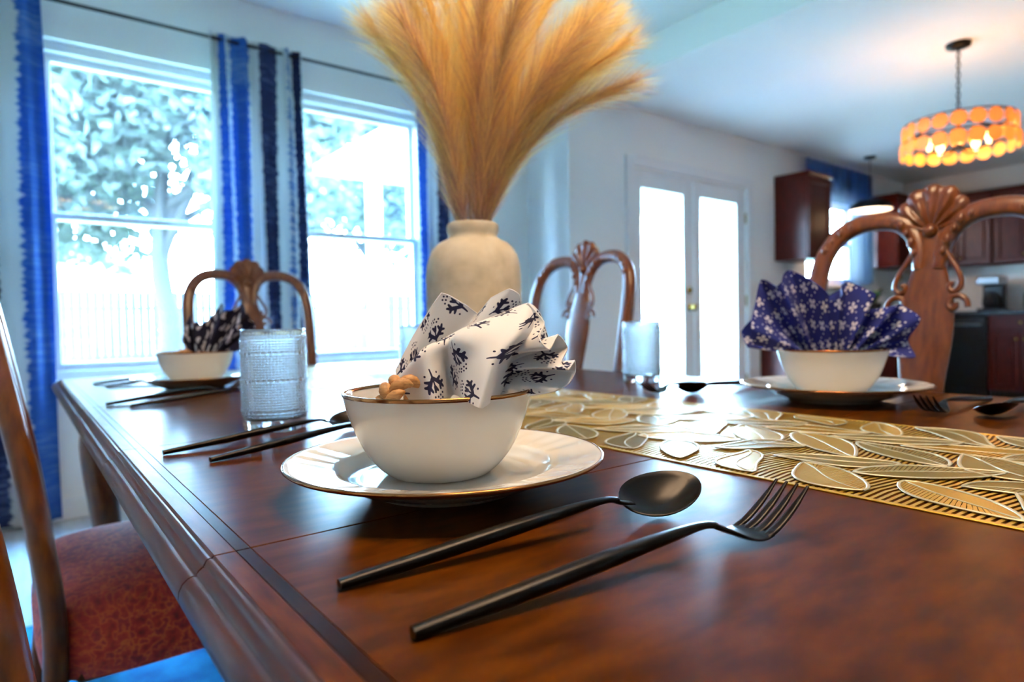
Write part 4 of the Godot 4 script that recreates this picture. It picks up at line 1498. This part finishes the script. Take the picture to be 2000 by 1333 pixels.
func napkin_ring(label: String, at: Vector3, axis: Vector3, s: float) -> void:
	# ring knotted of smooth wooden strands
	var t := thing("napkin_ring", label, "napkin ring", at, 0, "knotted wooden napkin rings")
	var side := axis.cross(Vector3.UP).normalized()
	var up := side.cross(axis).normalized()
	for k in 9:
		var a := TAU * k / 9
		for row in 2:
			var b := MB.new()
			var pts := []
			for i in 7:
				var f := i / 6.0 - 0.5
				var ang := a + f * 0.95 + (0.35 if row else 0.0)
				var r := 0.0165 + 0.0035 * cos(f * PI)
				pts.append((side * cos(ang) + up * sin(ang)) * r * s + axis * ((f * 0.014 if row else -f * 0.014) + (0.0055 if row else -0.0055)) * s)
			b.tube(pts, [0.001 * s, 0.0037 * s, 0.0051 * s, 0.0056 * s, 0.0051 * s, 0.0037 * s, 0.001 * s], 10, axis)
			part("strand", b.mesh(), M.ring_wood, t)

func settings() -> void:
	fork_m = fork_parts()
	spoon_m = spoon_parts()
	var tm := tumbler_mesh()
	for g in [["beaded clear glass tumbler beside the coral print napkin bowl", 0.269, -0.872], ["beaded clear glass tumbler near the fork in front of the French doors", 1.083, -0.94], ["beaded clear glass tumbler half hidden behind the coral print napkin", 1.04, -1.90]]:
		var o := part(numbered("glass_tumbler"), tm, M.glass, self, Vector3(g[1], TOP, g[2]))
		tag(o, g[0], "glass", "beaded glass tumblers")
	var p1 := Vector3(0.279, TOP, -0.455)
	var b1 := Vector3(0.277, TOP + 0.0116, -0.462)
	plate("gold-rimmed white plate under the coral print napkin bowl", p1, 0.1300)
	bowl("gold-rimmed white bowl holding the coral print napkin", b1)
	var p2 := Vector3(0.318, TOP, -1.606)
	plate("gold-rimmed white plate under the bowl with navy brushed napkin", p2, 0.1300)
	bowl("gold-rimmed white bowl holding the navy brushed napkin", p2 + Vector3(0.002, 0.0116, 0), 1.03)
	var p3 := Vector3(1.045, TOP, -0.505)
	plate("gold-rimmed white plate under the blue floral napkin bowl", p3, 0.141)
	bowl("gold-rimmed white bowl holding the blue floral napkin", p3 + Vector3(-0.008, 0.0116, 0.002), 1.04)

	spoon("black spoon lying beside the plate with the coral print napkin", 0.126, -0.313, deg_to_rad(-4.8))
	fork("black fork with its tines at the edge of the gold runner", 0.130, -0.243, deg_to_rad(-6.0))
	spoon("black spoon lying right beside a tumbler next to the coral napkin plate", 0.119, -0.774, deg_to_rad(6.8))
	fork("black fork lying between a black spoon and the coral napkin plate", 0.149, -0.697, deg_to_rad(11.0))
	spoon("black spoon beside the navy napkin plate near the leaf seam", 0.150, -1.29, deg_to_rad(6.0))
	fork("black fork close beside the navy napkin plate", 0.121, -1.356, deg_to_rad(14.0))
	spoon("black spoon on the window side of the navy napkin plate", 0.161, -1.80, deg_to_rad(4.0))
	fork("black fork nearest the window beyond the navy napkin plate", 0.143, -1.90, deg_to_rad(3.0))
	spoon("black spoon beside the floral napkin plate facing the tumbler", 1.19, -0.715, PI)
	fork("black fork beside the tumbler in front of the French doors", 1.135, -0.76, PI)
	spoon("black spoon at the kitchen side of the floral napkin plate", 1.235, -0.275, PI)
	fork("black fork next to the floral napkin plate on its kitchen side", 1.20, -0.335, PI)

	# napkins stand up out of the bowls; a faces along the diagonal of the room, c out of the fold
	var a := Vector3(0.7920, -0.0190, 0.6100)
	var up := Vector3(0.0152, 0.9998, 0.0117)
	var c := Vector3(-0.610, 0, 0.792)
	var coral := fabric("coral_cotton", coral_print(), 9.6)
	var n1 := MB.new()
	var o1 := b1 + Vector3(0, 0.069, 0)
	var at1 := func(x: float, y: float, z: float) -> Vector3:
		return o1 + a * ((x - 846.0) * 0.000428) + up * ((772.0 - y) * 0.000428) + c * (z * 0.001)
	# back of the fan: from the ring outwards, pleat by pleat
	var outer := [[757, 738, -12], [790, 668, -22], [845, 580, -30], [893, 604, -34], [918, 622, -44], [948, 590, -30], [985, 573, -20], [1004, 584, -22], [1012, 640, -40], [1000, 690, -44]]
	var inner := [[775, 772, -6], [780, 775, -10], [790, 780, -12], [802, 782, -14], [812, 785, -16], [822, 785, -14], [835, 786, -12], [845, 788, -12], [855, 790, -16], [865, 792, -20]]
	var low := []
	var mid_ := []
	var top_ := []
	var end_ := []
	for k in outer.size():
		var q: Vector3 = at1.call(outer[k][0], outer[k][1], outer[k][2])
		var p: Vector3 = at1.call(inner[k][0], inner[k][1] + 60, inner[k][2] * 0.5)
		var p2_: Vector3 = at1.call(inner[k][0], inner[k][1], inner[k][2])
		low.append(p)
		mid_.append(p2_)
		top_.append(p2_.lerp(q, 0.55) + c * (0.004 if k % 4 < 2 else -0.002))
		end_.append(q)
	cloth(n1, [low, mid_, top_, end_], 5, 0.0011, 0.72)
	# front fold: top edge, ridge, body, lower edge; the flap hangs over the rim
	var front := [
		[[800, 726, 0], [838, 684, -4], [893, 652, -14], [960, 626, -18], [1022, 602, -14], [1046, 622, -16], [1062, 668, -20]],
		[[778, 742, 18], [824, 691, 26], [868, 678, 12], [893, 662, 32], [1000, 655, 36], [1026, 672, 4], [1052, 700, -8]],
		[[784, 762, 24], [836, 730, 34], [868, 722, 6], [898, 716, 38], [962, 706, 66], [990, 715, -2], [1034, 735, -14]],
		[[800, 786, 26], [848, 782, 40], [880, 778, 12], [905, 772, 62], [940, 782, 84], [976, 770, 10], [1020, 772, -4]]]
	var net := []
	for r in front:
		var row := []
		for q in r:
			row.append(at1.call(q[0], q[1], q[2]))
		net.append(row)
	net.reverse()
	cloth(n1, net, 5, 0.0011, 0.5)
	# rolled pleats on the right
	var roll := [[1022, 602, -10], [1052, 640, 2], [1040, 668, 22], [1058, 690, 30], [1078, 664, 8], [1098, 690, -2], [1082, 716, 16], [1094, 728, 26], [1110, 714, 8], [1112, 736, 4], [1098, 756, 14], [1070, 768, 24], [1030, 776, 22], [985, 778, 28]]
	var inn := [[930, 690, -20], [940, 696, -12], [944, 706, 0], [950, 716, 4], [954, 716, -6], [958, 722, -10], [958, 730, 0], [960, 736, 6], [962, 736, -4], [960, 744, -4], [950, 752, 4], [940, 760, 8], [930, 768, 10], [920, 776, 10]]
	var r0 := []
	var r1 := []
	var r2 := []
	for k in roll.size():
		var q: Vector3 = at1.call(roll[k][0], roll[k][1], roll[k][2])
		var p: Vector3 = at1.call(inn[k][0], inn[k][1], inn[k][2])
		r0.append(p)
		r1.append(p.lerp(q, 0.55) + up * 0.002)
		r2.append(q)
	cloth(n1, [r0, r1, r2])
	var nk := part(numbered("cloth_napkin"), n1.mesh(), coral, self)
	tag(nk, "white napkin with navy coral print fanned out of a bowl", "napkin")
	napkin_ring("knotted light wood napkin ring in the coral napkin bowl", at1.call(789, 789, 34), (a * 0.85 + c * 0.5).normalized(), 0.92)

	# royal blue napkin with white blossoms
	var o3 := p3 + Vector3(-0.008, 0.0815, 0.002)
	var at3 := func(x: float, y: float, z: float) -> Vector3:
		return o3 + a * ((x - 1622.0) * 0.000824) + up * ((692.0 - y) * 0.000824) + c * (z * 0.0016)
	fan_napkin("blue napkin with small white blossoms fanned out of a bowl", fabric("blossom_cotton", flower_print(), 5.0), at3,
		[[1462, 678, 10], [1451, 645, 18], [1475, 605, -5], [1492, 553, -12], [1508, 572, 14], [1530, 545, -4], [1550, 534, -14], [1572, 556, 8], [1592, 586, 24], [1604, 606, -6], [1625, 590, 16], [1650, 566, -10], [1672, 558, -16], [1694, 584, 12], [1705, 612, -10], [1730, 606, 16], [1764, 602, -8], [1778, 630, 14], [1776, 672, -4], [1762, 702, 20], [1738, 704, 30]], 1560, 1690, 697)
	napkin_ring("knotted light wood napkin ring deep in the floral napkin bowl", o3 + Vector3(0, -0.03, 0), a, 1.0)

	# navy napkin with white brush marks
	var o2 := p2 + Vector3(0.002, 0.0815, 0)
	var at2 := func(x: float, y: float, z: float) -> Vector3:
		return o2 + a * ((x - 381.0) * 0.001174) + up * ((690.0 - y) * 0.001174) + c * (z * 0.001)
	fan_napkin("navy napkin with white brush marks fanned out of a bowl", fabric("brush_cotton", brush_print(), 6.0), at2,
		[[364, 668, 20], [361, 640, 0], [368, 618, -10], [380, 632, 18], [396, 640, 26], [410, 622, -4], [424, 602, -12], [438, 596, 10], [446, 612, 26], [456, 606, -6], [468, 596, -12], [482, 604, 12], [488, 622, 22], [494, 632, -6], [500, 650, 6], [498, 672, 20]], 372, 440, 690)
	napkin_ring("knotted light wood napkin ring at the rim of the navy napkin bowl", at2.call(366, 702, 20), (a * 0.8 + c * 0.5).normalized(), 0.9)

func fan_napkin(label: String, m: Material, at: Callable, outer: Array, x0: float, x1: float, y: float) -> void:
	var b := MB.new()
	for layer in 2:
		var rows_ := [[], [], [], []]
		for k in outer.size():
			var f := float(k) / (outer.size() - 1)
			var e = outer[k]
			var z: float = e[2] if layer == 0 else -e[2] * 0.8 - 28.0
			var q: Vector3 = at.call(lerpf(e[0], (x0 + x1) / 2, 0.0 if layer == 0 else 0.14), e[1] + (0.0 if layer == 0 else 12.0), z)
			var p: Vector3 = at.call(lerpf(x0, x1, f), y + 4, z * 0.5)
			rows_[0].append(at.call(lerpf(x0 + 22, x1 - 22, f), y + 46, z * 0.25))
			rows_[1].append(p)
			rows_[2].append(p.lerp(q, 0.55))
			rows_[3].append(q)
		cloth(b, rows_, 4)
	var nk := part(numbered("cloth_napkin"), b.mesh(), m, self)
	tag(nk, label, "napkin")

# ---------------------------------------------------------------- vase and dried grass
func vase() -> void:
	var base := Vector3(0.672, TOP + 0.0024, -0.985)
	var b := MB.new()
	b.lathe([Vector2(0.001, 0.003), Vector2(0.070, 0.002), Vector2(0.078, 0.0), Vector2(0.083, 0.004), Vector2(0.0868, 0.014), Vector2(0.0878, 0.03), Vector2(0.0880, 0.12), Vector2(0.0878, 0.215), Vector2(0.0865, 0.236), Vector2(0.0820, 0.256), Vector2(0.0740, 0.271), Vector2(0.0630, 0.281), Vector2(0.0520, 0.286), Vector2(0.0470, 0.289), Vector2(0.0450, 0.293), Vector2(0.0460, 0.298), Vector2(0.0480, 0.304), Vector2(0.0482, 0.311), Vector2(0.0465, 0.316), Vector2(0.0430, 0.318), Vector2(0.0395, 0.316), Vector2(0.0380, 0.310), Vector2(0.0385, 0.29), Vector2(0.048, 0.279), Vector2(0.070, 0.262), Vector2(0.080, 0.23), Vector2(0.081, 0.03), Vector2(0.07, 0.012), Vector2(0.001, 0.012)], 72)
	var v := part(numbered("ceramic_vase"), b.mesh(), M.vase_ceramic, self, base)
	tag(v, "matte cream ceramic vase holding the dried pampas grass", "vase")
	var fm := mat("plume_fibre", Color(1, 1, 1), 0.6)
	fm.vertex_color_use_as_albedo = true
	fm.backlight_enabled = true
	fm.backlight = Color(1.0, 1.0, 1.0)
	var stalk := mat("grass_stalk", Color(0.55, 0.40, 0.28), 0.7)
	var rng := RandomNumberGenerator.new()
	rng.seed = 31
	# each plume: sideways and depthways lean at the tip, height of tip over the mouth, droop, share of gold strands (0 mauve, 1 gold)
	var plumes := [[-0.20, 0.02, 0.40, 0.03, 0.75], [-0.15, 0.08, 0.50, 0.02, 0.9], [-0.17, -0.08, 0.46, 0.02, 0.8], [-0.10, 0.10, 0.44, 0.01, 1.0], [-0.09, -0.04, 0.56, 0.01, 0.85], [-0.045, 0.05, 0.55, 0.0, 1.0], [-0.03, -0.1, 0.50, 0.01, 0.9], [0.005, 0.11, 0.42, 0.0, 0.45], [0.02, -0.03, 0.57, 0.0, 1.0], [0.045, 0.06, 0.52, 0.0, 1.0], [0.085, -0.07, 0.54, 0.01, 0.95], [0.10, 0.09, 0.47, 0.01, 0.9], [0.14, 0.0, 0.50, 0.02, 1.0], [0.17, -0.06, 0.45, 0.03, 0.95], [0.20, 0.06, 0.40, 0.04, 0.85], [0.235, 0.0, 0.42, 0.05, 0.9], [0.25, 0.04, 0.30, 0.06, 0.55], [0.16, 0.13, 0.33, 0.03, 0.5], [-0.12, 0.14, 0.34, 0.03, 0.5], [0.06, 0.15, 0.37, 0.01, 0.55], [0.225, -0.06, 0.37, 0.045, 0.95], [0.235, 0.08, 0.345, 0.05, 0.9], [0.185, 0.10, 0.375, 0.03, 0.95], [-0.15, 0.06, 0.385, 0.03, 0.9]]
	var side := Vector3(0.792, 0, 0.61)
	var fore := Vector3(-0.61, 0, 0.792)
	for k in plumes.size():
		var e = plumes[k]
		var gold: bool = e[4] > 0.6
		var t := thing("pampas_plume", "golden pampas grass plume standing in the cream vase" if gold else "brownish pampas grass plume standing in the cream vase", "dried grass", base + Vector3(0, 0.013, 0), 0, "golden pampas plumes" if gold else "brownish pampas plumes")
		var lean: Vector3 = side * (e[0] * 0.98 + 0.03) + fore * e[1]
		var dir := lean.normalized()
		var mouth := dir * minf(0.026, lean.length() * 0.2) + Vector3(0, 0.30, 0)
		var foot := -dir * 0.03 + Vector3(0, 0.004, 0)
		var tip := Vector3(lean.x, 0.305 + e[2], lean.z)
		var path := curve([foot, mouth, mouth.lerp(tip, 0.5) - dir * 0.012 + Vector3(0, 0.02, 0), tip - Vector3(0, e[3], 0) + dir * 0.02], 10)
		var st := MB.new()
		st.tube(path, [0.0022, 0.0022, 0.002, 0.002, 0.0018, 0.0016, 0.0014, 0.0012, 0.001], 6)
		part("stalk", st.mesh(), stalk, t)
		var fb := MB.new()
		var n := 1500
		for i in n:
			var s := pow(rng.randf(), 0.8)
			var f := 9.5 + s * (path.size() - 11.5)
			var i0 := int(f)
			var p: Vector3 = path[i0].lerp(path[mini(i0 + 1, path.size() - 1)], f - i0)
			var tan_: Vector3 = (path[mini(i0 + 1, path.size() - 1)] - path[maxi(i0 - 1, 0)]).normalized()
			var rad := Vector3(rng.randfn(), rng.randfn(), rng.randfn())
			rad = (rad - tan_ * rad.dot(tan_)).normalized()
			var len_ := lerpf(0.045, 0.115, sin(PI * minf(s * 0.8 + 0.12, 1.0))) * rng.randf_range(0.6, 1.2)
			var spread := rng.randf_range(0.10, 0.55) * lerpf(0.6, 1.0, s)
			var d0 := (tan_ + rad * spread).normalized()
			var d1 := (tan_ + rad * spread * 1.6 + Vector3(0, -0.12, 0) + dir * 0.06).normalized()
			# strands are either golden or mauve brown; the low ones are mostly brown
			var is_gold: bool = rng.randf() < e[4] * smoothstep(0.0, 0.32, s + 0.12 * rng.randf())
			var col := Color(0.98, 0.72, 0.28) if is_gold else Color(0.60, 0.35, 0.24)
			col = col * rng.randf_range(0.75, 1.2)
			col.a = 1.0
			var w := d0.cross(Vector3(rng.randfn(), rng.randfn(), rng.randfn())).normalized() * 0.00042
			var last := [-1, -1]
			for q in 4:
				var h := q / 3.0
				var c := p + d0 * len_ * h + (d1 - d0) * len_ * h * h * 0.5
				var ww := w * (1.0 - 0.75 * h)
				var va := fb.vert(c - ww, Vector2.ZERO, col)
				var vb := fb.vert(c + ww, Vector2.ZERO, col)
				if q:
					fb.quad(last[0], last[1], vb, va)
				last = [va, vb]
		var pl := part("plume", fb.mesh(false, true), fm, t)
		pl.set_meta("kind", "stuff")
